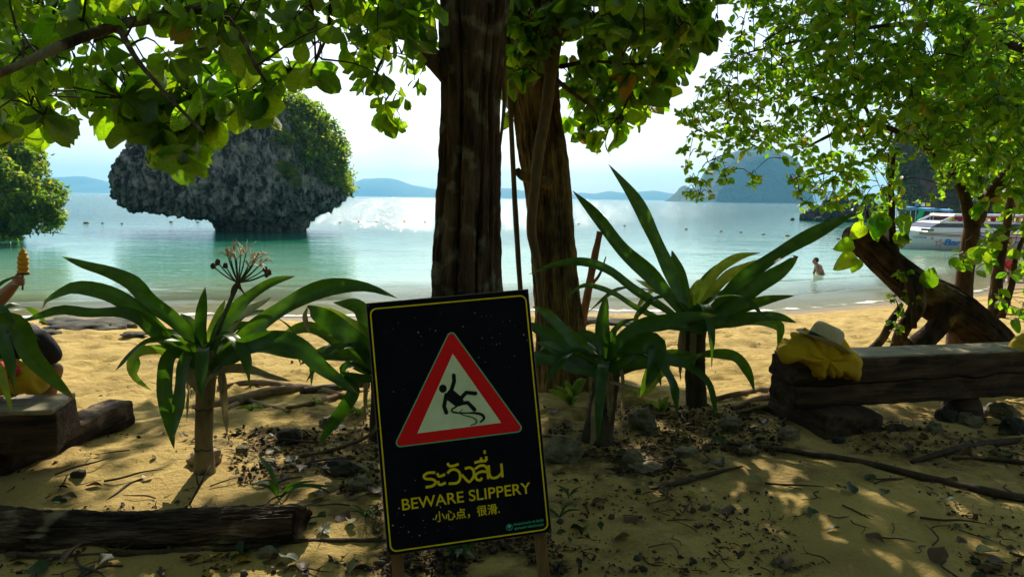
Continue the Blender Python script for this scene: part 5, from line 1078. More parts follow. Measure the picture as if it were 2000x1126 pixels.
# ================================================================== WARNING SIGN
SC = np.array([-.1842, 2.5338, .6988]); SR = np.array([[.98152, -.10856, .15758], [.17487, .17451, -.96900], [.07769, .97865, .19026]])
def sb(x, y, z=0): return SC + SR @ np.array([x, y, z])
bot = sb(0, -.72); sg = thing('warning_sign', 'black slippery-ground warning sign with red triangle, leaning back on wooden legs', 'sign', on(bot[0], bot[1]))
mb = MB(); boxm(mb, sb(0, 0, -.014), SR[:, 0], SR[:, 1], SR[:, 2], .300, .450, .0125, .002); board = mb.build('board_frame', 'board_edge', sg, smooth=False)
mb = MB(); boxm(mb, sb(0, 0, .0002), SR[:, 0], SR[:, 1], SR[:, 2], .2975, .4475, .0022, .001); board = mb.build('board', 'black_board', sg, smooth=False)
def flat(mb, pts, z): 
    V = [sb(x, y, z) for x, y in pts]; return mb.add(V, [list(range(len(V)))])
def sline(mb, pts, w, z, smooth=True, closed=False, cap=True):
    """flat printed stroke of width w with round ends"""
    p = np.asarray(pts, float)
    if smooth and len(p) > 2:
        q = spline(np.hstack([p, np.zeros((len(p), 1))]), (len(p)-1)*6+1)[:, :2]
    else: q = p
    if closed: q = np.vstack([q, q[:1], q[1:2]])
    ww = np.full(len(q), w) if np.isscalar(w) else np.interp(np.linspace(0, 1, len(q)), np.linspace(0, 1, len(w)), w)
    t = np.gradient(q, axis=0); t /= np.linalg.norm(t, axis=1)[:, None]+1e-9; n = np.stack([-t[:, 1], t[:, 0]], 1)
    a, b_ = q+n*ww[:, None]/2, q-n*ww[:, None]/2; m_ = len(q)
    V = [sb(*v, z) for v in np.vstack([a, b_])]; mb.add(V, [[i, i+m_, i+m_+1, i+1] for i in range(m_-1)])
    if cap:
        for c_, wq in ((q[0], ww[0]), (q[-1], ww[-1])): flat(mb, [c_+wq/2*np.array([math.cos(k*PI/6), math.sin(k*PI/6)]) for k in range(12)], z+.00012)
def rrect(x0, y0, x1, y1, r_, n=6):
    out = []
    for cx, cy, a0 in ((x1-r_, y1-r_, 0), (x0+r_, y1-r_, PI/2), (x0+r_, y0+r_, PI), (x1-r_, y0+r_, 1.5*PI)):
        out += [(cx+r_*math.cos(a0+k*PI/2/n), cy+r_*math.sin(a0+k*PI/2/n)) for k in range(n+1)]
    return out
def rtri(pts, r_, n=7):
    out = []; p = np.asarray(pts, float)
    for i in range(3):
        a, b_, c_ = p[i-1], p[i], p[(i+1) % 3]; u = (a-b_)/np.linalg.norm(a-b_); v = (c_-b_)/np.linalg.norm(c_-b_); half = math.acos(u @ v)/2; d = r_/math.tan(half); ctr = b_+(u+v)/np.linalg.norm(u+v)*r_/math.sin(half)
        s_, e_ = b_+u*d-ctr, b_+v*d-ctr; a0 = math.atan2(s_[1], s_[0]); a1 = math.atan2(e_[1], e_[0]); da = (a1-a0+PI) % (2*PI)-PI
        out += [tuple(ctr+r_*np.array([math.cos(a0+da*k/n), math.sin(a0+da*k/n)])) for k in range(n+1)]
    return out
mb = MB(); o_, i_ = rrect(-.2885, -.4385, .2885, .4295, .024), rrect(-.2835, -.4335, .2835, .4245, .020)
V = [sb(x, y, .0030) for x, y in o_+i_]; n_ = len(o_); mb.add(V, [[k, (k+1) % n_, n_+(k+1) % n_, n_+k] for k in range(n_)]); mb.build('border_line', 'sign_yellow', sg, smooth=False)
T0 = [(-.003, .333), (.2375, -.0735), (-.2495, -.0755)]
def tri_scale(k): c_ = np.mean(T0, 0); return [tuple(c_+(np.array(p)-c_)*k) for p in T0]
mb = MB(); flat(mb, rtri(tri_scale(1.0), .017), .0030); mb.build('triangle_edge', 'sign_teal', sg, smooth=False)
mb = MB(); flat(mb, rtri(tri_scale(.972), .0135), .0036); mb.build('triangle_border', 'sign_red', sg, smooth=False)
mb = MB(); flat(mb, [(-.0042, .2385), (.150, -.0310), (-.1572, -.0335)], .0042); mb.build('triangle_field', 'sign_white', sg, smooth=False)
mb = MB(); Z = .0048
flat(mb, [(-.0516+.0142*math.cos(k*PI/12), .116+.0150*math.sin(k*PI/12)) for k in range(24)], Z)
flat(mb, [(-.0480, .0900), (-.0300, .1090), (-.0160, .1090), (.0090, .0830), (.0200, .0660), (.0100, .0470), (-.0100, .0455), (-.0420, .0760)], Z)
W_ = .0145
sline(mb, [(-.008, .1598), (-.0085, .1371), (-.0230, .1030)], W_, Z+.0003, False); sline(mb, [(-.0410, .0930), (-.0530, .0520), (-.0470, .0290)], W_, Z+.0006, False)
sline(mb, [(.0030, .0680), (.0320, .0930), (.0650, .0860)], W_, Z+.0009, False); sline(mb, [(.0060, .0560), (.0340, .0560), (.0560, .0280)], W_, Z+.0012, False)
sline(mb, [(-.0089, .0459), (-.0255, .0385), (-.0245, .0295), (.0034, .0217), (.0531, .0161), (.0817, .0066), (.0875, -.0080), (.0740, -.0190)], [.006, .006, .006, .005, .005, .008, .010, .010, .006], Z+.0015)
sline(mb, [(.0129, .0343), (.0040, .0258), (.0111, .0147), (.0474, .0001), (.0605, -.0140), (.0560, -.0220), (.0365, -.0276)], [.002, .003, .003, .003, .004, .004, .003], Z+.0018)
mb.build('pictogram', 'sign_black', sg, smooth=False)
# Thai line, drawn as strokes in a character box
CH = [(-.1500, .044, [[(1, .96), (.4, 1.0), (.06, .82), (.2, .60), (.72, .50), (.97, .28), (.70, .04), (.12, 0)]]),
      (-.0985, .027, [[(0, .90), (.12, .68), (.5, .66), (1, .76)], [(0, .34), (.06, .10), (.45, .05), (1, .14)]]),
      (-.0650, .046, [[(.05, .80), (.35, 1.0), (.72, .98), (1, .72), (1, .28), (.72, .02), (.08, .04)], [(.12, 1.52), (.28, 1.30), (.62, 1.28), (1.0, 1.36)]]),
      (-.0120, .045, [[(.30, .97), (.70, 1.0), (.98, .76), (.96, .34), (.62, .0), (.45, .04), (.0, .56)]]),
      (.0370, .046, [[(.02, .84), (.4, 1.02), (.78, 1.0), (1, .70), (1, .0)], [(1, .52), (.5, .60), (.06, .42), (.08, .10), (.36, .0), (.52, .16)], [(.02, 1.30), (.45, 1.36), (1.0, 1.34)], [(.56, 1.36), (.60, 1.62)], [(1, 1.34), (1.0, 1.66)], [(.92, 1.86), (.92, 2.12)]]),
      (.0890, .047, [[(.0, 1.0), (.0, .32), (.2, .04), (.6, .06), (1, .34)], [(1, 1.0), (1, .0)]])]
mb = MB(); k_ = 0
for x0, w_, sts in CH:
    for st_ in sts: sline(mb, [(x0+a*w_, -.2275+b_*.0495) for a, b_ in st_], .0092, .0030+.00015*(k_ % 3), len(st_) > 2, cap=False); k_ += 1
mb.build('thai_lettering', 'sign_yellow', sg, smooth=False)
def text(name, body, x0, x1, y0, y1, material, off=0.0, z=.0030, ital=0):
    cu = bpy.data.curves.new('tmp', 'FONT'); cu.body = body; cu.offset = off; to = bpy.data.objects.new('tmp', cu); C.objects.link(to)
    dg = bpy.context.evaluated_depsgraph_get(); me = bpy.data.meshes.new_from_object(to.evaluated_get(dg)); bpy.data.objects.remove(to); bpy.data.curves.remove(cu)
    v = np.zeros(len(me.vertices)*3, np.float32); me.vertices.foreach_get('co', v); v = v.reshape(-1, 3); lo, hi = v.min(0), v.max(0)
    F = [list(p.vertices) for p in me.polygons]; bpy.data.meshes.remove(me)
    return (v[:, :2]-lo[:2])/(hi[:2]-lo[:2])*[x1-x0, y1-y0]+[x0, y0], F
def sign_text(name, body, x0, x1, y0, y1, material, off=0.0):
    q, F = text(name, body, x0, x1, y0, y1, material, off); mb = MB(); mb.add([sb(a, b_, .0030) for a, b_ in q], F); return mb.build(name, material, sg, smooth=False)
sign_text('english_lettering', 'BEWARE SLIPPERY', -.2335, .2360, -.2985, -.2580, 'sign_yellow', .010)
sign_text('chinese_lettering', '小心点，很滑.', -.1230, .1140, -.3570, -.3180, 'sign_yellow', .014)
sign_text('agency_lettering', 'กรมอุทยานแห่งชาติ สัตว์ป่า', .1600, .2720, -.4090, -.3955, 'sign_teal', .01)
sign_text('agency_lettering', 'อุทยานแห่งชาติธารโบกขรณี', .1615, .2700, -.4240, -.4110, 'sign_teal', .01)
mb = MB(); n_ = 24; ring = [(.1438+.0115*math.cos(k*2*PI/n_), -.4095+.0115*math.sin(k*2*PI/n_)) for k in range(n_)]; rin = [(.1438+.0095*math.cos(k*2*PI/n_), -.4095+.0095*math.sin(k*2*PI/n_)) for k in range(n_)]
mb.add([sb(x, y, .0030) for x, y in ring+rin], [[k, (k+1) % n_, n_+(k+1) % n_, n_+k] for k in range(n_)]); flat(mb, [(.1438+.0065*math.cos(k*PI/6), -.4065+.0050*math.sin(k*PI/6)) for k in range(12)], .0030); flat(mb, [(.1425, -.4165), (.1451, -.4165), (.1451, -.4112), (.1425, -.4112)], .0030)
mb.build('agency_emblem', 'sign_teal', sg, smooth=False)
for x, y in [(-.2915, .4390), (.2915, .4390), (.2925, -.4410), (-.2925, -.4410), (-.2925, .0), (.2925, .0)]:
    mb = MB(); lathe(mb, sb(x, y, .0022), [(.0001, .0016), (.002, .0014), (.0032, .0002)], 10, SR); mb.build('screw', 'screw', sg)
mb = MB()
for k in range(90):
    cx, cy = random.choice([(-.10, .36), (-.17, .10), (.12, .22), (-.22, -.34), (-.14, -.36), (0, 0), (.2, .3)]); x, y = cx+rng.normal()*.06, cy+rng.normal()*.05
    if abs(x) > .28 or abs(y) > .42 or inside(T0, np.array(x), np.array(y)): continue
    r_ = .0006+.0014*random.random()**3; flat(mb, [(x+r_*math.cos(q)*(1+.5*random.random()), y+r_*1.5*math.sin(q)) for q in np.linspace(0, 2*PI, 7)[:-1]], .00245)
mb.build('paint_chips', 'chip', sg, smooth=False)['kind'] = 'stuff'
for x in (-.268, .262):
    a, b_ = sb(x, .40, -.045), sb(x, -.76, -.045); mb = MB(); boxm(mb, (a+b_)/2, SR[:, 0], SR[:, 1], SR[:, 2], .021, np.linalg.norm(a-b_)/2, .018, .003, .004, (1, 12, 1)); mb.build('leg', 'post_wood', sg)
for x in (-.22, .22):
    a = sb(x, .30, -.085); e_ = np.array([a[0], a[1]+.55, float(gz(a[0], a[1]+.55))-.04]); d_ = a-e_; mb = MB(); boxm(mb, (a+e_)/2, SR[:, 0], d_, np.cross(SR[:, 0], d_), .018, np.linalg.norm(d_)/2, .014, .003, .004, (1, 10, 1)); mb.build('rear_brace', 'post_wood', sg)
mb = MB(); boxm(mb, sb(0, .30, -.074), SR[:, 0], SR[:, 1], SR[:, 2], .29, .02, .0105, .002); mb.build('cross_bar', 'post_wood', sg)

# ================================================================== HAT, CLOTHES
def crumple(name, label, outline, Y, depth, material, z_folds=1.0, seed=0, cat='cloth', fold_dir=(1.0, .45), bulge=.09):
    """heap of cloth: an outline given real depth, its surface thrown into folds"""
    ol = np.array([P(a, b_, Y) for a, b_ in outline]); ol = spline(np.vstack([ol, ol[:1]]), 90)[:-1]; c_ = ol.mean(0); rows = 22; V = []
    for k in range(rows+1):
        u = k/rows; th = u*PI                      # front pole (0) to back pole (pi)
        for p in ol:
            q = c_+(p-c_)*math.sin(th)**.55 if 0 < k < rows else c_.copy(); q = q+np.array([0, -math.cos(th)*depth/2, 0]); V.append(q)
    V = np.array(V); f1 = V[:, 0]*fold_dir[0]+V[:, 2]*fold_dir[1]
    f = np.sin(f1*62+4*fbm(V*7+seed, 2)*3+seed)*.5+np.sin(f1*31+V[:, 2]*22+seed*2)*.6+(fbm(V*16+seed, 3)-.5)*2.2
    nv = V-c_; nv /= np.linalg.norm(nv, axis=1, keepdims=True)+1e-9; cre = np.abs(np.sin(f1*24+5*fbm(V*5+seed, 2)+seed))**.6+.6*np.abs(np.sin(f1*47+7*fbm(V*8+seed+3, 2)))**.7
    V = V + nv*((cre-1.0)*.020*z_folds + f*.003*z_folds)[:, None]; V[:, 2] += (fbm(V*13+seed+50, 2)-.5)*.03*z_folds
    n_ = len(ol); F = [[k*n_+j, k*n_+(j+1) % n_, (k+1)*n_+(j+1) % n_, (k+1)*n_+j] for k in range(rows) for j in range(n_)]
    mb = MB().add(V, F); return tag(mb.build(name, material, org=(c_[0], c_[1], V[:, 2].min())), label, cat)
YS = 4.60
crumple('shirt', 'crumpled yellow shirt heaped on the bench end under the hat', [(1518, 690), (1535, 672), (1552, 660), (1580, 650), (1620, 655), (1655, 678), (1674, 694), (1673, 728), (1662, 740), (1645, 735), (1628, 730), (1606, 733), (1592, 732), (1578, 722), (1570, 710), (1552, 702), (1525, 699)], YS, .30, 'yellow_cloth', 1.9, 1, 'shirt')
crumple('cloth', 'yellow cloth on the far end of the right bench', [(1974, 682), (1986, 664), (2010, 652), (2060, 655), (2090, 690), (2060, 700), (2000, 694)], 4.98, .22, 'yellow_cloth_dark', 1, 3)
crumple('cloth', 'crumpled yellow cloth on the left bench', [(-40, 745), (-10, 720), (20, 707), (48, 716), (72, 732), (82, 752), (80, 765), (55, 762), (30, 766), (-30, 766)], 3.80, .20, 'yellow_cloth', 2.0, 5)
crumple('cloth', 'small red cloth lying on the yellow cloth of the left bench', [(-12, 722), (0, 708), (15, 710), (33, 722), (30, 735), (12, 738), (-10, 738)], 3.70, .10, 'red_cloth', .6, 7)
# straw hat with dark ribbon, tilted
hc = P(1608, 668, YS-.05); fx = P(1668, 694, YS)-P(1556, 642, YS); fx /= np.linalg.norm(fx); fz_ = np.array([.42, -.02, .90]); fz_ -= fx*(fz_ @ fx); fz_ /= np.linalg.norm(fz_); fy = np.cross(fz_, fx); HM = np.stack([fx, fy, fz_], 1)
ht = thing('hat', 'cream straw hat with a black band on the yellow shirt', 'hat', hc)
def hatring(prof, name, m_, parent, dent=0, lift=0):
    seg = 48; V = []
    for r_, z in prof:
        for j in range(seg):
            a = 2*PI*j/seg; x, y = r_*math.cos(a)*1.14, r_*math.sin(a)*.94; zz = z+lift*max(0, r_-.095)*(1.1*abs(math.sin(a))**2-.35*abs(math.cos(a))**2)
            if dent and z > .07: zz -= dent*math.exp(-(y/.022)**2)*min(1, (z-.07)/.03)*(.7+.5*math.cos(a)); 
            if dent and z > .06: y *= 1-.14*max(0, math.cos(a))
            V.append((x, y, zz))
    F = [[i*seg+j, i*seg+(j+1) % seg, (i+1)*seg+(j+1) % seg, (i+1)*seg+j] for i in range(len(prof)-1) for j in range(seg)]
    mb = MB().add(hc+np.array(V) @ HM.T, F); return mb.build(name, m_, parent)
hatring([(.094, -.004), (.105, -.002), (.125, .0), (.148, .0), (.162, .002), (.163, .005), (.148, .004), (.125, .004), (.100, .004)], 'brim', 'felt', ht, lift=.42)
hatring([(.097, .0), (.096, .02), (.094, .05), (.091, .08), (.086, .10), (.074, .114), (.056, .121), (.03, .118), (.008, .114), (.001, .113)], 'crown', 'felt', ht, .022)
hatring([(.0975, .004), (.0985, .006), (.0980, .032), (.0965, .034)], 'band', 'ribbon', ht)
fp = hc+HM @ np.array([0, -.096, .02]); mb = MB(); boxm(mb, fp, HM[:, 0], HM[:, 1], HM[:, 2], .014, .004, .012, .002); mb.build('bow', 'ribbon', ht)

# ================================================================== PEOPLE
def skin_body(name, joints, edges, material, parent, root=0, sub=2):
    o_ = ORG[rootof(parent).name]; me = bpy.data.meshes.new(name); me.from_pydata([tuple(np.asarray(j[0], float)-o_) for j in joints], edges, [])
    o = obj(name, me, material, parent); md = o.modifiers.new('skin', 'SKIN'); md.use_smooth_shade = True
    sv = me.skin_vertices[0].data
    for i, j in enumerate(joints): r_ = j[1]; sv[i].radius = (r_, r_) if np.isscalar(r_) else r_; sv[i].use_root = (i == root)
    s_ = o.modifiers.new('sub', 'SUBSURF'); s_.levels = sub; s_.render_levels = sub; return o
# swimmer waist-deep, leaning forward to the left
wl = P(1603, 526, 26); wl[2] = WATER-.17; D = 26/FPX*1.0
sw = thing('person', 'bare-chested person wading waist-deep, bent forward, facing left', 'person', wl)
def w(dx, dz, dy=0): return wl+np.array([dx, dy, dz])
body = [(w(.06, -.15), .15), (w(.05, .03), .155), (w(.0, .20), .15), (w(-.06, .36), (.17, .13)), (w(-.11, .45), (.12, .10)), (w(-.16, .52), .058), (w(-.19, .58), .062),
        (w(-.09, .42, -.18), .065), (w(-.11, .22, -.22), .05), (w(-.22, .10, -.16), .042), (w(-.33, .09, -.10), .032), (w(-.38, .10, -.08), .03),
        (w(-.10, .42, .18), .065), (w(-.13, .22, .22), .05), (w(-.24, .10, .16), .042), (w(-.34, .10, .10), .032),
        (w(.08, -.55, -.09), .09), (w(.08, -.9, -.09), .06), (w(.08, -.55, .09), .09), (w(.08, -.9, .09), .06)]
skin_body('body', body, [(0, 1), (1, 2), (2, 3), (3, 4), (4, 5), (5, 6), (4, 7), (7, 8), (8, 9), (9, 10), (10, 11), (4, 12), (12, 13), (13, 14), (14, 15), (0, 16), (16, 17), (0, 18), (18, 19)], 'skin_dark', sw)
mb = MB(); blob(mb, w(-.215, .635), (.105, .082, .125), 18, 14, .06, 2); blob(mb, w(-.315, .61), (.022, .02, .028), 8, 6, .05); mb.build('head', 'skin_dark', sw)
mb = MB(); blob(mb, w(-.195, .665), (.108, .088, .108), 18, 12, .1, 3); mb.build('hair', 'hair', sw)
mb = MB(); lathe(mb, w(.055, -.12), [(.175, -.1), (.178, .05), (.172, .13), (.165, .135)], 18, np.diag([1, .9, 1])); mb.build('shorts', 'black_cloth', sw)
# bather at the shore, glimpsed through the leaves
bp_ = G(1966, 545); bp_[1] = min(bp_[1], 27); bx = P(1968, 520, 24); bg_ = np.array([bx[0], 24, WATER-.25])
ba = thing('person', 'bather standing in the shallows, glimpsed through the right foliage', 'person', bg_)
def v(dx, dz, dy=0): return bg_+np.array([dx, dy, dz])
skin_body('body', [(v(0, .92), .13), (v(0, 1.15), .115), (v(0, 1.36), (.16, .11)), (v(0, 1.46), .06), (v(0, 1.54), .06), (v(-.19, 1.38), .055), (v(-.24, 1.1), .042), (v(-.2, .88, -.1), .034), (v(.19, 1.38), .055), (v(.25, 1.1), .042), (v(.24, .86, -.05), .034), (v(-.09, .82), .095), (v(-.1, .45), .06), (v(-.1, .05), .045), (v(-.1, .02, -.14), .035), (v(.09, .82), .095), (v(.1, .45), .06), (v(.1, .05), .045), (v(.1, .02, -.14), .035)],
          [(0, 1), (1, 2), (2, 3), (3, 4), (2, 5), (5, 6), (6, 7), (2, 8), (8, 9), (9, 10), (0, 11), (11, 12), (12, 13), (13, 14), (0, 15), (15, 16), (16, 17), (17, 18)], 'skin', ba)
mb = MB(); blob(mb, v(0, 1.64), (.082, .10, .12), 16, 12, .05); mb.build('head', 'skin', ba)
mb = MB(); blob(mb, v(0, 1.68, .02), (.088, .10, .10), 16, 12, .08); mb.build('hair', 'hair', ba)
mb = MB(); lathe(mb, v(0, .74), [(.17, 0), (.175, .1), (.15, .26)], 16, np.diag([1, .8, 1])); mb.build('shorts', 'boat_red', ba)
# person seated on the left bench, one forearm raised, holding a yellow fruit on a stick
PY = 3.95
seat = np.array([P(-95, 700, PY)[0], PY, fl2[2]+.02]); pe = thing('person', 'seated person in dark clothes at the left edge raising one arm', 'person', seat)
hand = P(36, 548, PY-.02); elb = P(-14, 598, PY+.02); sho = seat+[.16, -.05, .50]; neck = seat+[0, 0, .60]
jt = [(seat+[0, 0, .10], (.17, .13)), (seat+[0, 0, .32], (.15, .11)), (seat+[0, -.01, .50], (.17, .10)), (neck, .055), (neck+[0, 0, .08], .055),
      (sho, .062), ((sho+elb)/2+[.02, -.02, -.03], .048), (elb, .043), ((elb*.4+hand*.6), .036), (hand-(hand-elb)*.18, .026), (hand, (.028, .022)),
      (seat+[-.17, -.05, .48], .06), (seat+[-.24, .0, .25], .045), (seat+[-.12, .12, .14], .036), (seat+[-.05, .2, .14], .028)]
skin_body('body', jt, [(0, 1), (1, 2), (2, 3), (3, 4), (2, 5), (5, 6), (6, 7), (7, 8), (8, 9), (9, 10), (2, 11), (11, 12), (12, 13), (13, 14)], 'skin', pe)
for k in range(4):   # fingers closed round the stick
    a = hand+np.array([.004, -.020, .022-.013*k]); r_ = .0085; mb = MB(); L2 = .9+.1*(k in (1, 2))
    tube(mb, [a+[-.018, .002, 0], a+[.012*L2, -.014, .001], a+[.030*L2, .0, .0], a+[.026*L2, .018, -.001], a+[.010, .022, -.001]], [r_, r_, r_*.95, r_*.9, r_*.7], 9, 24); mb.build('finger', 'skin', pe)
mb = MB(); tube(mb, [hand+[-.012, -.012, .0], hand+[.006, -.026, .022], hand+[.018, -.022, .044]], [.012, .0105, .007], 9, 16); mb.build('thumb', 'skin', pe)
kn = P(84, 660, PY-.05); kn2 = P(60, 640, PY+.25); ft = G(95, 800)
skin_body('trousers', [(seat+[0, 0, .10], (.185, .15)), (seat+[.09, .02, .10], .105), ((seat+kn)/2+[.02, .02, .07], .092), (kn+[-.03, 0, .01], .072), (kn+[.0, .10, -.16], .062), (seat+[.05, .1, .10], .105), ((seat+kn2)/2+[.03, .12, .08], .09), (kn2, .07), (kn2+[.02, .08, -.2], .058)], [(0, 1), (1, 2), (2, 3), (3, 4), (0, 5), (5, 6), (6, 7), (7, 8)], 'black_cloth', pe)
for q in (kn+np.array([.0, .10, -.16]), kn2+np.array([.02, .08, -.2])):
    e_ = on(q[0]-.22, q[1]+.06); skin_body('shin', [(q, .05), ((q+e_)/2, .046), (e_+[0, 0, .06], .036), (e_+[.1, .05, .03], .034), (e_+[.17, .08, .025], .026)], [(0, 1), (1, 2), (2, 3), (3, 4)], 'skin', pe)
skin_body('shirt', [(seat+[0, 0, .08], (.19, .15)), (seat+[0, 0, .32], (.17, .125)), (seat+[0, -.01, .50], (.18, .11)), (seat+[0, 0, .575], .075), (sho, .075), (sho+[.05, -.01, -.09], .066), (seat+[-.17, -.05, .48], .075), (seat+[-.21, -.03, .36], .064)], [(0, 1), (1, 2), (2, 3), (2, 4), (4, 5), (2, 6), (6, 7)], 'black_cloth', pe)
hd_ = neck+np.array([0, .01, .20]); mb = MB(); blob(mb, hd_, (.082, .10, .125), 20, 16, .05); blob(mb, hd_+[.03, .10, -.01], (.016, .024, .022), 8, 6, .05); blob(mb, hd_+[.08, .0, -.01], (.012, .025, .032), 8, 6, .05); blob(mb, hd_+[-.08, .0, -.01], (.012, .025, .032), 8, 6, .05); mb.build('head', 'skin', pe)
mb = MB(); blob(mb, hd_+[0, -.022, .035], (.092, .098, .112), 20, 14, .1, 3); mb.build('hair', 'hair', pe)
f0 = hand+np.array([.022, -.004, -.05]); ftop = P(45, 484, PY-.02); fr0 = P(45, 534, PY-.02)
ft_ = thing('fruit_stick', 'yellow fruit on a stick held up in the raised hand', 'fruit', f0)
mb = MB(); tube(mb, [f0, fr0+[0, 0, .02]], [.005, .005], 8); mb.build('stick', 'post_wood', ft_)
mb = MB(); n_ = 15; ax3 = ftop-fr0; tube(mb, [fr0+ax3*k/n_ for k in range(n_+1)], [.012]+[.027+.003*math.sin(k*2.2)-.0195*max(0, (k-8)/7)**1.6 for k in range(1, n_)]+[.003], 16, 90, .16, freq=60); mb.build('flesh', 'fruit', ft_)
mb = MB(); lathe(mb, fr0+[0, 0, -.004], [(.030, -.003), (.034, .003), (.026, .008)], 14); mb.build('collar', 'bark_small', ft_)

# ================================================================== BOATS AND BUOYS
def ybox(mb, x0, x1, y0, y1, z0, z1, bev=.02): return boxm(mb, ((x0+x1)/2, (y0+y1)/2, (z0+z1)/2), (1, 0, 0), (0, 1, 0), (0, 0, 1), (x1-x0)/2, (y1-y0)/2, (z1-z0)/2, bev)
BY = 41.5; sc = BY/FPX; o0 = P(1748, 484, BY); o0[2] = WATER; BA = math.radians(4)
sp = thing('speedboat', 'white speedboat with red stripes and blue lettering moored behind the trees', 'boat', o0)
def bt(x, y, z): return o0+np.array([x*math.cos(BA)-y*math.sin(BA), x*math.sin(BA)+y*math.cos(BA), z*.90])    # bow at x=0, stern at x=9, near side y=-1.2
def bloft(mb, rings):
    n_ = len(rings[0]); V = [bt(*p) for r_ in rings for p in r_]; F = [[i*n_+j, i*n_+j+1, (i+1)*n_+j+1, (i+1)*n_+j] for i in range(len(rings)-1) for j in range(n_-1)]
    return mb.add(V, F)
def half(x): return 1.25*min(1, (max(x+.35, 0)/3.6))**.55
def sheer(x): return 1.16-.022*x*1.5+.02*max(0, 2-x)
rings = []
for x in np.linspace(-.3, 9, 24):
    h = half(x); zs = sheer(x); k = max(0, 1-(x+.3)/2.4)
    rings.append([(x, -h, zs), (x+.12*k, -h*.97, zs*.66), (x+.35*k, -h*(.88-.25*k), zs*.30), (x+.6*k, -h*(.70-.3*k), .0), (x+.9*k, 0, -.35), (x+.6*k, h*(.70-.3*k), .0), (x+.35*k, h*(.88-.25*k), zs*.30), (x+.12*k, h*.97, zs*.66), (x, h, zs), (x, h*.9, zs+.01), (x, 0, zs+.06), (x, -h*.9, zs+.01), (x, -h, zs)])
mb = MB(); bloft(mb, rings); V9 = [bt(*p) for p in rings[-1][:9]]; mb.add(V9, [list(range(9))]); mb.build('hull', 'boat_white', sp)
def side(x, f): k = max(0, 1-(x+.3)/2.4); return (x+.12*k*(1-f)*2.9, -half(x)*(1-.03*(1-f)*2.9)-.012, sheer(x)*f)
def stripe(f0, f1, x0, x1, m_, nm):
    xs_ = np.linspace(x0, x1, 16); V = [bt(*side(x, f0)) for x in xs_]+[bt(*side(x, f1)) for x in xs_]; MB().add(V, [[i, i+1, 17+i, 16+i] for i in range(15)]).build(nm, m_, sp)
stripe(.915, .875, .9, 8.9, 'boat_red', 'stripe'); stripe(.845, .805, .9, 8.9, 'boat_green', 'stripe'); stripe(.765, .745, .7, 8.9, 'boat_red', 'stripe')
mb = MB()   # cabin side, windows and roof
def cab(x0, x1, z0, z1, y0, y1, sl0=0, sl1=0): 
    V = [bt(x0, -y0, z0), bt(x1, -y0, z0), bt(x1+sl1, -y1, z1), bt(x0+sl0, -y1, z1), bt(x0, y0, z0), bt(x1, y0, z0), bt(x1+sl1, y1, z1), bt(x0+sl0, y1, z1)]
    return V, [[0, 1, 2, 3], [5, 4, 7, 6], [4, 0, 3, 7], [1, 5, 6, 2], [3, 2, 6, 7], [0, 4, 5, 1]]
mb.add(*cab(1.1, 8.8, 1.10, 1.42, 1.12, 1.08, .25)); mb.build('cabin', 'boat_white', sp, smooth=False)
mb = MB(); mb.add(*cab(1.30, 8.7, 1.40, 1.66, 1.10, 1.02, .55)); mb.build('window_band', 'boat_glass', sp, smooth=False)
for x in (3.6, 5.6, 7.4):
    mb = MB(); mb.add(*cab(x, x+.07, 1.40, 1.662, 1.106, 1.026)); mb.build('window_post', 'boat_white', sp, smooth=False)
mb = MB(); mb.add(*cab(1.80, 8.7, 1.655, 1.78, 1.05, 1.02, .35)); mb.build('coaming', 'boat_white', sp, smooth=False)
mb = MB(); mb.add(*cab(2.6, 8.9, 2.12, 2.24, 1.08, 1.0, .1)); mb.build('roof', 'boat_white', sp, smooth=False)
mb = MB(); mb.add(*cab(2.72, 8.8, 2.04, 2.11, 1.04, 1.04)); mb.build('roof_fringe', 'boat_red', sp, smooth=False)
for x in (1.9, 4.6, 6.6, 8.5):
    for s_ in (-1, 1): mb = MB(); tube(mb, [bt(x, s_*1.02, 1.70), bt(x+(.85 if x < 2 else .05), s_*1.0, 2.16)], [.06 if x < 2 else .03]*2, 8); mb.build('roof_post', 'boat_white', sp)
for k in range(11):
    mb = MB(); x = 2.9+.5*k; blob(mb, bt(x, -.6+.1*random.random(), 1.92), (.17, .09, .14), 10, 8, .2, 2, k); mb.build('life_jacket', ['flag_yellow', 'boat_red', 'cloth_green', 'buoy'][k % 4], sp)
mb = MB(); tube(mb, [bt(4.0, -1.36, .62), bt(4.0, -1.36, .66), bt(4.0, -1.36, 1.12), bt(4.0, -1.34, 1.16)], [.03, .11, .11, .03], 10); mb.build('fender', 'fender', sp)
mb = MB(); tube(mb, [bt(.75, -1.12, 1.27), bt(1.4, -1.20, 1.24)], [.07, .07], 10); mb.build('fender', 'fender', sp)
mb = MB(); tube(mb, [bt(4.35, -.9, 2.2), bt(4.35, -.9, 2.75)], [.02, .015], 6); mb.build('flag_pole', 'metal', sp)
def flag(par, c_, wx, hz, cols, btf):
    for (z0, z1, m_) in cols:
        V = [btf(c_[0]-wx*(i/5), c_[1]+.05*math.sin(i*1.3), c_[2]+hz*z) for z in (z0, z1) for i in range(6)]; MB().add(V, [[i, i+1, 7+i, 6+i] for i in range(5)]).build('flag', m_, par)
flag(sp, (4.35, -.92, 2.42), .34, .30, [(0, .17, 'boat_red'), (.17, .33, 'flag_white'), (.33, .67, 'flag_navy'), (.67, .83, 'flag_white'), (.83, 1, 'boat_red')], bt)
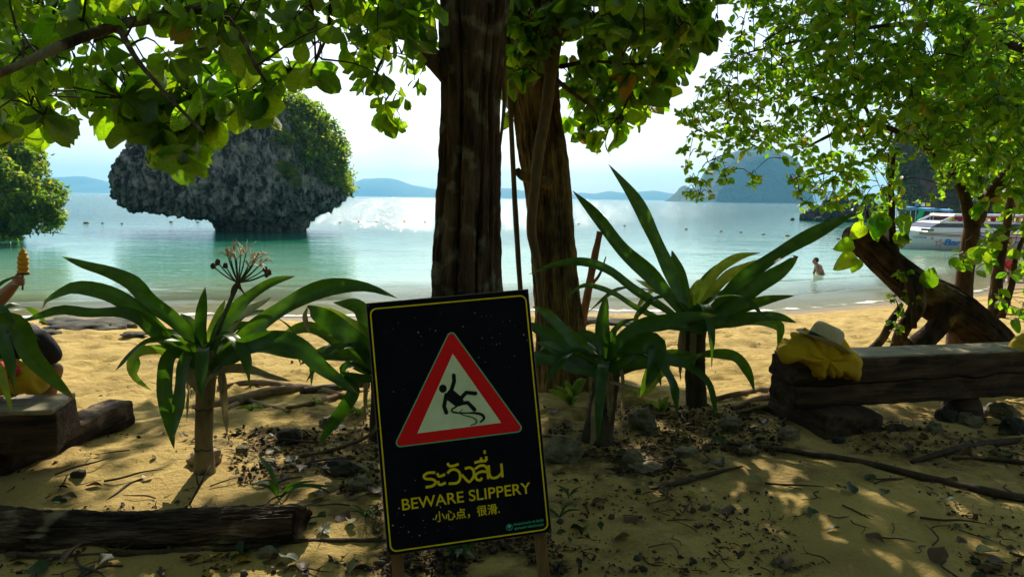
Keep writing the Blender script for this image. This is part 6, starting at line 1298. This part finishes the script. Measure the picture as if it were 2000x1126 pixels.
def hull_text(body, x0, x1, f0, f1, m_, off, shear=.22):
    q, F = text('t', body, 0, 1, 0, 1, m_, off); V = []
    for a, b_ in q:
        x = x0+(x1-x0)*a+shear*(b_-.5)*(f1-f0); V.append(bt(*(np.array(side(x, f0+(f1-f0)*b_))+[0, -.012, 0])))
    return MB().add(V, F).build('hull_lettering', m_, sp, smooth=False)
hull_text('Barakuda', 2.28, 4.6, .26, .62, 'boat_blue', .03); hull_text('TS 24 DARA MA', 0.55, 1.30, .60, .70, 'boat_blue', .02)
def star(x, f, r_, wd):
    pts = [(x+(r_ if k % 2 == 0 else r_*.42)*math.sin(k*PI/5+.25)*1.05, f+(r_ if k % 2 == 0 else r_*.42)*math.cos(k*PI/5+.25)*.95) for k in range(10)]; pin = [((a-x)*(1-wd)+x, (b_-f)*(1-wd)+f) for a, b_ in pts]
    V = [bt(*(np.array(side(a, b_))+[0, -.012, 0])) for a, b_ in pts+pin]; MB().add(V, [[k, (k+1) % 10, 10+(k+1) % 10, 10+k] for k in range(10)]).build('star_emblem', 'boat_red', sp, smooth=False)
star(1.98, .36, .28, .26); star(1.58, .62, .12, .35)
# wooden boat with a blue awning behind it
B2Y = 48.0; p0 = P(1742, 478, B2Y); p0[2] = WATER; wb = thing('longtail_boat', 'wooden boat with a flat blue awning behind the speedboat bow', 'boat', p0)
def wt(x, y, z): return p0+np.array([x, y, z])
rings = []
for x in np.linspace(-1.2, 7.5, 18):
    u = (x+1.2)/8.7; h = .95*math.sin(PI*min(1, .12+u*.85))**.6; zs = .75+1.0*max(0, .25-u)**2*14; rings.append([(x, -h, zs), (x, -h*.8, zs*.45), (x, -h*.4, -.1), (x, 0, -.25), (x, h*.4, -.1), (x, h*.8, zs*.45), (x, h, zs), (x, h*.85, zs-.05), (x, 0, .35), (x, -h*.85, zs-.05), (x, -h, zs)])
mb = MB(); n_ = 11; V = [wt(*p) for r_ in rings for p in r_]; mb.add(V, [[i*n_+j, i*n_+j+1, (i+1)*n_+j+1, (i+1)*n_+j] for i in range(17) for j in range(10)]); mb.build('hull', 'boat_wood', wb)
mb = MB(); V = []; NN = 12
for i in range(NN+1):
    x = .4+2.9*i/NN
    for y in (-1.0, -.5, 0, .5, 1.0): V.append(wt(x, y, 2.38-.06*y*y+.03*math.sin(i*1.1)-.05*i/NN*3))
for i in range(NN+1):
    x = .4+2.9*i/NN
    for y in (-1.0, -.5, 0, .5, 1.0): V.append(wt(x, y, 2.26-.06*y*y+.03*math.sin(i*1.1)-.05*i/NN*3))
nb_ = (NN+1)*5; F = [[i*5+j, i*5+j+1, i*5+j+6, i*5+j+5] for i in range(NN) for j in range(4)]; F += [[a+nb_ for a in f][::-1] for f in F]; F += [[i*5, (i+1)*5, (i+1)*5+nb_, i*5+nb_] for i in range(NN)]+[[i*5+4, i*5+4+nb_, (i+1)*5+4+nb_, (i+1)*5+4] for i in range(NN)]+[[j, j+nb_, j+1+nb_, j+1] for j in range(4)]+[[NN*5+j, NN*5+j+1, NN*5+j+1+nb_, NN*5+j+nb_] for j in range(4)]
mb.add(V, F); mb.build('awning', 'canopy_blue', wb, smooth=False)
for x in (.6, 1.9, 3.1):
    for y in (-.85, .85): mb = MB(); tube(mb, [wt(x, y, .6), wt(x, y, 2.3)], [.025, .025], 6); mb.build('awning_post', 'metal', wb)
mb = MB(); tube(mb, [wt(1.75, -.6, .9), wt(1.75, -.6, 1.0), wt(1.75, -.6, 1.55), wt(1.75, -.6, 1.62)], [.24, .29, .29, .24], 16); mb.build('barrel', 'barrel_blue', wb)
mb = MB(); V = [wt(1.0+.35*(i/6)+.05*math.sin(j), -1.02+.06*math.sin(i*2+j*.4), 2.2-.9*j/8) for j in range(9) for i in range(7)]; mb.add(V, [[j*7+i, j*7+i+1, (j+1)*7+i+1, (j+1)*7+i] for j in range(8) for i in range(6)]); mb.build('hanging_cloth', 'cloth_green', wb)
mb = MB(); ybox(mb, *(p0[0]+np.array([2.1, 3.3])), p0[1]-.8, p0[1]+.6, WATER+.95, WATER+1.35); mb.build('crate', 'cloth_green', wb)
for x, m_ in ((.75, 'canopy_blue'), (1.15, 'flag_white'), (1.5, 'flag_yellow')):
    mb = MB(); V = [wt(x+.28*i/5, -1.0+.04*math.sin(i*1.7), z) for z in (2.40, 2.62) for i in range(6)]; mb.add(V, [[i, i+1, 7+i, 6+i] for i in range(5)]); mb.build('flag', m_, wb)
# swimming-area floats
fl_ = [(168, 436, 14), (200, 436, 6), (238, 437, 6), (334, 434, 9), (386, 434, 8), (664, 434, 6), (735, 433, 5), (790, 432, 5), (830, 433, 5), (1130, 437, 5), (1220, 441, 6), (1340, 448, 8), (1408, 452, 7), (1447, 454, 8), (1491, 458, 8), (1538, 461, 11), (1637, 467, 9), (700, 433, 5), (1280, 444, 6)]
for k, (px_, py_, w_) in enumerate(sorted(fl_)):
    d_ = ray(px_, py_); t_ = (WATER-CAM[2])/d_[2]; c_ = CAM+d_*t_; s_ = w_*.5*c_[1]/FPX; s_ *= .8; r_ = min(.085, s_*.4); mb = MB()
    tube(mb, [c_+[-s_, 0, .03], c_+[-s_*.85, 0, .03], c_+[-s_*.3, 0, .04], c_+[s_*.3, 0, .04], c_+[s_*.85, 0, .03], c_+[s_, 0, .03]], [.02, r_*.8, r_, r_, r_*.8, .02], 10, 24)
    nm_ = 'leftmost' if k == 0 else ('rightmost, beside the leaning trunk' if k == len(fl_)-1 else '')
    lb = {0: 'long brown float left of the big rock, leftmost of the line', 1: 'second brown float from the left end of the line', 2: 'third float from the left, just before the rock', 3: 'float seen under the left overhang of the rock', 4: 'float beside the neck of the undercut rock'}.get(k)
    if lb is None:
        lb = ('tiny float in the glitter between rock and fluted trunk' if px_ < 900 else 'small yellow float far out beside the tan trunk' if px_ < 1300 else
              {1340: 'yellow float nearest the tall lily leaf tips, right part of the line', 1408: 'yellow float second of the row right of the lily leaves', 1447: 'yellow float third of the row right of the lily leaves', 1491: 'yellow float fourth of the row right of the lily leaves', 1538: 'largest yellow float, above the wading person', 1637: 'yellow float beside the broken top of the leaning trunk'}[px_])
    tag(mb.build('float', 'buoy', org=c_), lb, 'float', 'floats of the swimming line' if px_ < 1300 else 'yellow floats right of the trunks')

# ================================================================== STONES, LITTER
for k, (px_, py_, w_, h_, m_, lb) in enumerate([(1098, 905, 74, 46, 'stone', 'large grey flat-topped stone against the right edge of the sign'), (1258, 842, 60, 36, 'stone', 'pale squarish stone right of the dark-stemmed lily'),
    (1240, 908, 46, 24, 'stone', 'pale flat stone in front of the dark-stemmed lily'), (1265, 925, 62, 16, 'stone', 'long flat slab of stone half sunk in the sand'), (1345, 895, 50, 16, 'stone', 'mossy pale stone half buried near the long root'), (1466, 890, 34, 18, 'stone', 'rounded pale stone beside the start of the long root'), (1430, 838, 44, 20, 'stone', 'dark stone left of the bench foot'),
    (1545, 862, 40, 24, 'stone', 'stone against the foot block of the right bench'), (1855, 826, 40, 26, 'dark_rock', 'dark stone left of the bench stump foot'), (1900, 838, 44, 28, 'stone', 'grey stone in front of the bench stump foot'), (1960, 822, 60, 32, 'stone', 'big pale stone right of the bench stump foot'), (1985, 850, 44, 30, 'dark_rock', 'dark stone at the right frame edge under the bench'), (1830, 848, 30, 18, 'stone', 'small pale stone under the right bench'), (1760, 842, 26, 14, 'dark_rock', 'small dark stone under the middle of the right bench'),
    (560, 868, 44, 26, 'dark_rock', 'dark stone in the litter behind the flowering lily'), (640, 836, 40, 18, 'stone', 'pale stone by the driftwood next to the sign'), (660, 930, 60, 24, 'dark_rock', 'dark flat stone left of the sign'), (470, 886, 26, 12, 'stone', 'small pale stone right of the flowering lily stem'), (520, 915, 34, 16, 'stone', 'small stone in the shade right of the flowering lily'), (700, 960, 44, 24, 'stone', 'tan stone touching the left edge of the sign'),
    (520, 1092, 46, 14, 'stone', 'sand-coloured stone in front of the log end'), (1378, 1000, 16, 12, 'stone', 'pale pebble on the open sand right of the sign'), (1640, 868, 24, 12, 'dark_rock', 'pebble in front of the bench foot block'), (1430, 1000, 14, 10, 'stone', 'tiny pale pebble on the open sand'), (150, 935, 26, 14, 'dark_rock', 'dark lump in the sand before the left bench'), (395, 912, 66, 30, 'dry_sheath', 'dry papery sheath heap at the foot of the flowering lily')]):
    g = G(px_, py_-2); s_ = g[1]/FPX; mb = MB(); blob(mb, g+[0, w_*s_*.3, h_*s_*.30], (w_*s_*.52, w_*s_*.42, h_*s_*.72), 22, 14, .42, 1.9, k+3)
    V = mb.V[0]; mb.V[0] = g + np.round((V-g)/.035)*.035*.35 + (V-g)*.65
    tag(mb.build('stone', m_, org=g, smooth=False), lb, 'stone', 'loose stones on the sand')

def ground_pts(poly, n):
    poly = np.asarray(poly, float); lo, hi = poly.min(0), poly.max(0); a = lo+rng.random((n*8, 2))*(hi-lo); a = a[inside(poly, a[:, 0], a[:, 1])][:n]
    return GV(a[:, 0], a[:, 1])
# single fallen leaves
FCOL = {'dark green': ((.016, .034, .008), (.028, .05, .010)), 'brown': ((.045, .026, .014), (.085, .045, .02)), 'yellowish': ((.20, .14, .02), (.30, .20, .03)), 'pale olive': ((.12, .12, .05), (.18, .17, .07))}
tps = {}
for cn, (ca, cb) in FCOL.items():
    leafmat('fallen_'+cn.replace(' ', '_'), [(0, ca), (1, cb)], [(0, ca), (1, cb)], .15, .55, 7, tuple(x*1.5 for x in cb), .3)
    for kd_ in ('obovate', 'heart', 'ellip'):
        for dr_ in (.05, -.25): a = leaf_tpl(kd_, 6, 5, dr_, .3, 2); me = mesh_np('fallen_leaf', a[0], a[1], a[2]); me.materials.append(MATS['fallen_'+cn.replace(' ', '_')]); tps.setdefault(cn, []).append((me, 'flat' if dr_ > 0 else 'curled'))
zones = [([(0, 1080), (700, 1075), (740, 1126), (0, 1126)], 26, 'on the sand in front of the rotten log'), ([(480, 850), (735, 830), (745, 1050), (600, 1060), (560, 960)], 34, 'in the litter left of the sign'),
         ([(1060, 800), (1540, 800), (1500, 900), (1080, 930)], 32, 'in the litter between sign and bench'), ([(1080, 930), (1990, 900), (2000, 1126), (1095, 1126)], 40, 'on the open sand at lower right'), ([(1640, 830), (2000, 830), (2000, 900), (1640, 890)], 18, 'under the right bench'), ([(60, 880), (420, 850), (420, 985), (20, 985)], 9, 'on the sand behind the rotten log')]
for zp, n_, wh in zones:
    for p in ground_pts(zp, n_):
        cn = random.choices(list(FCOL), (5, 5, 1.2, 1))[0]; me, cu_ = random.choice(tps[cn]); o = bpy.data.objects.new('fallen_leaf', me); C.objects.link(o); s_ = .04+.055*random.random(); lb = ('large ' if s_ > .07 else 'small ')+cu_+' '+cn; o.location = tuple(p+[0, 0, .012]); o.scale = (s_, s_, s_)
        o.rotation_euler = (rng.normal()*.3, rng.normal()*.3, random.random()*6.28); tag(o, lb+' fallen leaf '+wh, 'leaf', lb+' leaves '+wh)
# single twigs
tws = []
for k in range(6):
    mb = MB(); q = [(0, 0, 0), (.3, .05*rng.normal(), .02), (.65, .1*rng.normal(), .03), (1, .15*rng.normal(), .01)]; tube(mb, q, [.022, .02, .016, .006], 6, 14, .3)
    if k % 2: tube(mb, [(.5, 0, .02), (.62, .14, .04), (.72, .22, .03)], [.012, .01, .004], 5, 8)
    V = np.concatenate(mb.V); me = bpy.data.meshes.new('twig'); me.from_pydata(V.tolist(), [], mb.F); me.update(); me.materials.append(MATS['twig']); tws.append(me)
for zp, n_, lb, gr in [([(1080, 930), (1990, 900), (2000, 1126), (1095, 1126)], 44, 'thin dark twig on the open sand at lower right', 'twigs on the open sand'), ([(480, 850), (735, 830), (745, 1050), (600, 1060), (560, 960)], 22, 'thin dark twig in the litter left of the sign', 'twigs left of the sign'), ([(1060, 800), (1540, 800), (1500, 900), (1080, 930)], 24, 'thin dark twig in the litter between sign and bench', 'twigs between sign and bench'), ([(20, 880), (420, 850), (420, 985), (20, 985)], 10, 'thin dark twig on the sand behind the rotten log', 'twigs behind the log'), ([(0, 1085), (700, 1078), (740, 1126), (0, 1126)], 12, 'thin dark twig in front of the rotten log', 'twigs before the log')]:
    for p in ground_pts(zp, n_):
        k = random.randrange(6); o = bpy.data.objects.new('twig', tws[k]); C.objects.link(o); s_ = .10+.22*random.random()**2; pre = ('long ' if s_ > .17 else 'short ')+('forked ' if k % 2 else 'crooked '); o.location = tuple(p+[0, 0, .010]); o.scale = (s_, s_, s_); o.rotation_euler = (0, rng.normal()*.05, random.random()*6.28); tag(o, pre+lb.replace('thin ', ''), 'twig', pre+gr)
# fine litter nobody could count
pp = np.concatenate([ground_pts([(430, 830), (735, 800), (745, 1060), (600, 1060), (470, 960)], 3200), ground_pts([(1060, 790), (1560, 790), (1520, 890), (1300, 930), (1080, 930)], 3600), ground_pts([(1640, 820), (2000, 820), (2000, 905), (1640, 885)], 650), ground_pts([(1080, 900), (2000, 900), (2000, 1126), (1095, 1126)], 1700), ground_pts([(0, 850), (430, 830), (430, 1010), (0, 1010)], 300), ground_pts([(0, 1060), (760, 1060), (760, 1126), (0, 1126)], 420), ground_pts([(740, 1080), (1080, 1040), (1100, 1126), (740, 1126)], 1200), ground_pts([(200, 640), (1900, 620), (1900, 780), (200, 800)], 260)])
keepn = fbm(pp*[2.6, 2.6, 0]+3, 3) > .47; pp = pp[keepn]
n_ = len(pp); sz = .010+.030*rng.random(n_)**2.2; d = rand_dirs(n_, 0, .25); nr = rand_dirs(n_, 1.2)
me = leaves_mesh('leaf_litter', [leaf_tpl('ellip', 3, 3, .1, .8), leaf_tpl('lance', 3, 3, .0, .9), leaf_tpl('heart', 3, 3, -.3, .5)], pp+np.array([0, 0, .006]), orient(d, nr), sz, np.zeros(3))
o = obj('leaf_litter', me, 'litter'); o['kind'] = 'stuff'; o['label'] = 'small dark leaf fragments and debris strewn over the sand'
mb = MB()
for p in pp[rng.choice(n_, 420, False)]:
    e_ = rand_dirs(1, 0, .15)[0]*(.02+.06*random.random()); tube(mb, [p+[0, 0, .006], p+e_*.5+[0, 0, .012], p+e_+[0, 0, .008]], [.002, .0026, .001], 4, 4)
o = mb.build('twig_litter', 'twig', org=(0, 0, 0)); o['kind'] = 'stuff'; o['label'] = 'tiny twig bits strewn over the sand'
mb = MB()
for p in pp[rng.choice(n_, 260, False)]: blob(mb, p+[0, 0, .004], .006+.012*random.random()**2, 6, 4, .4, 2, random.random()*50)
o = mb.build('seed_litter', 'dark_rock', org=(0, 0, 0)); o['kind'] = 'stuff'; o['label'] = 'dark seed husks and pebbles strewn over the sand'
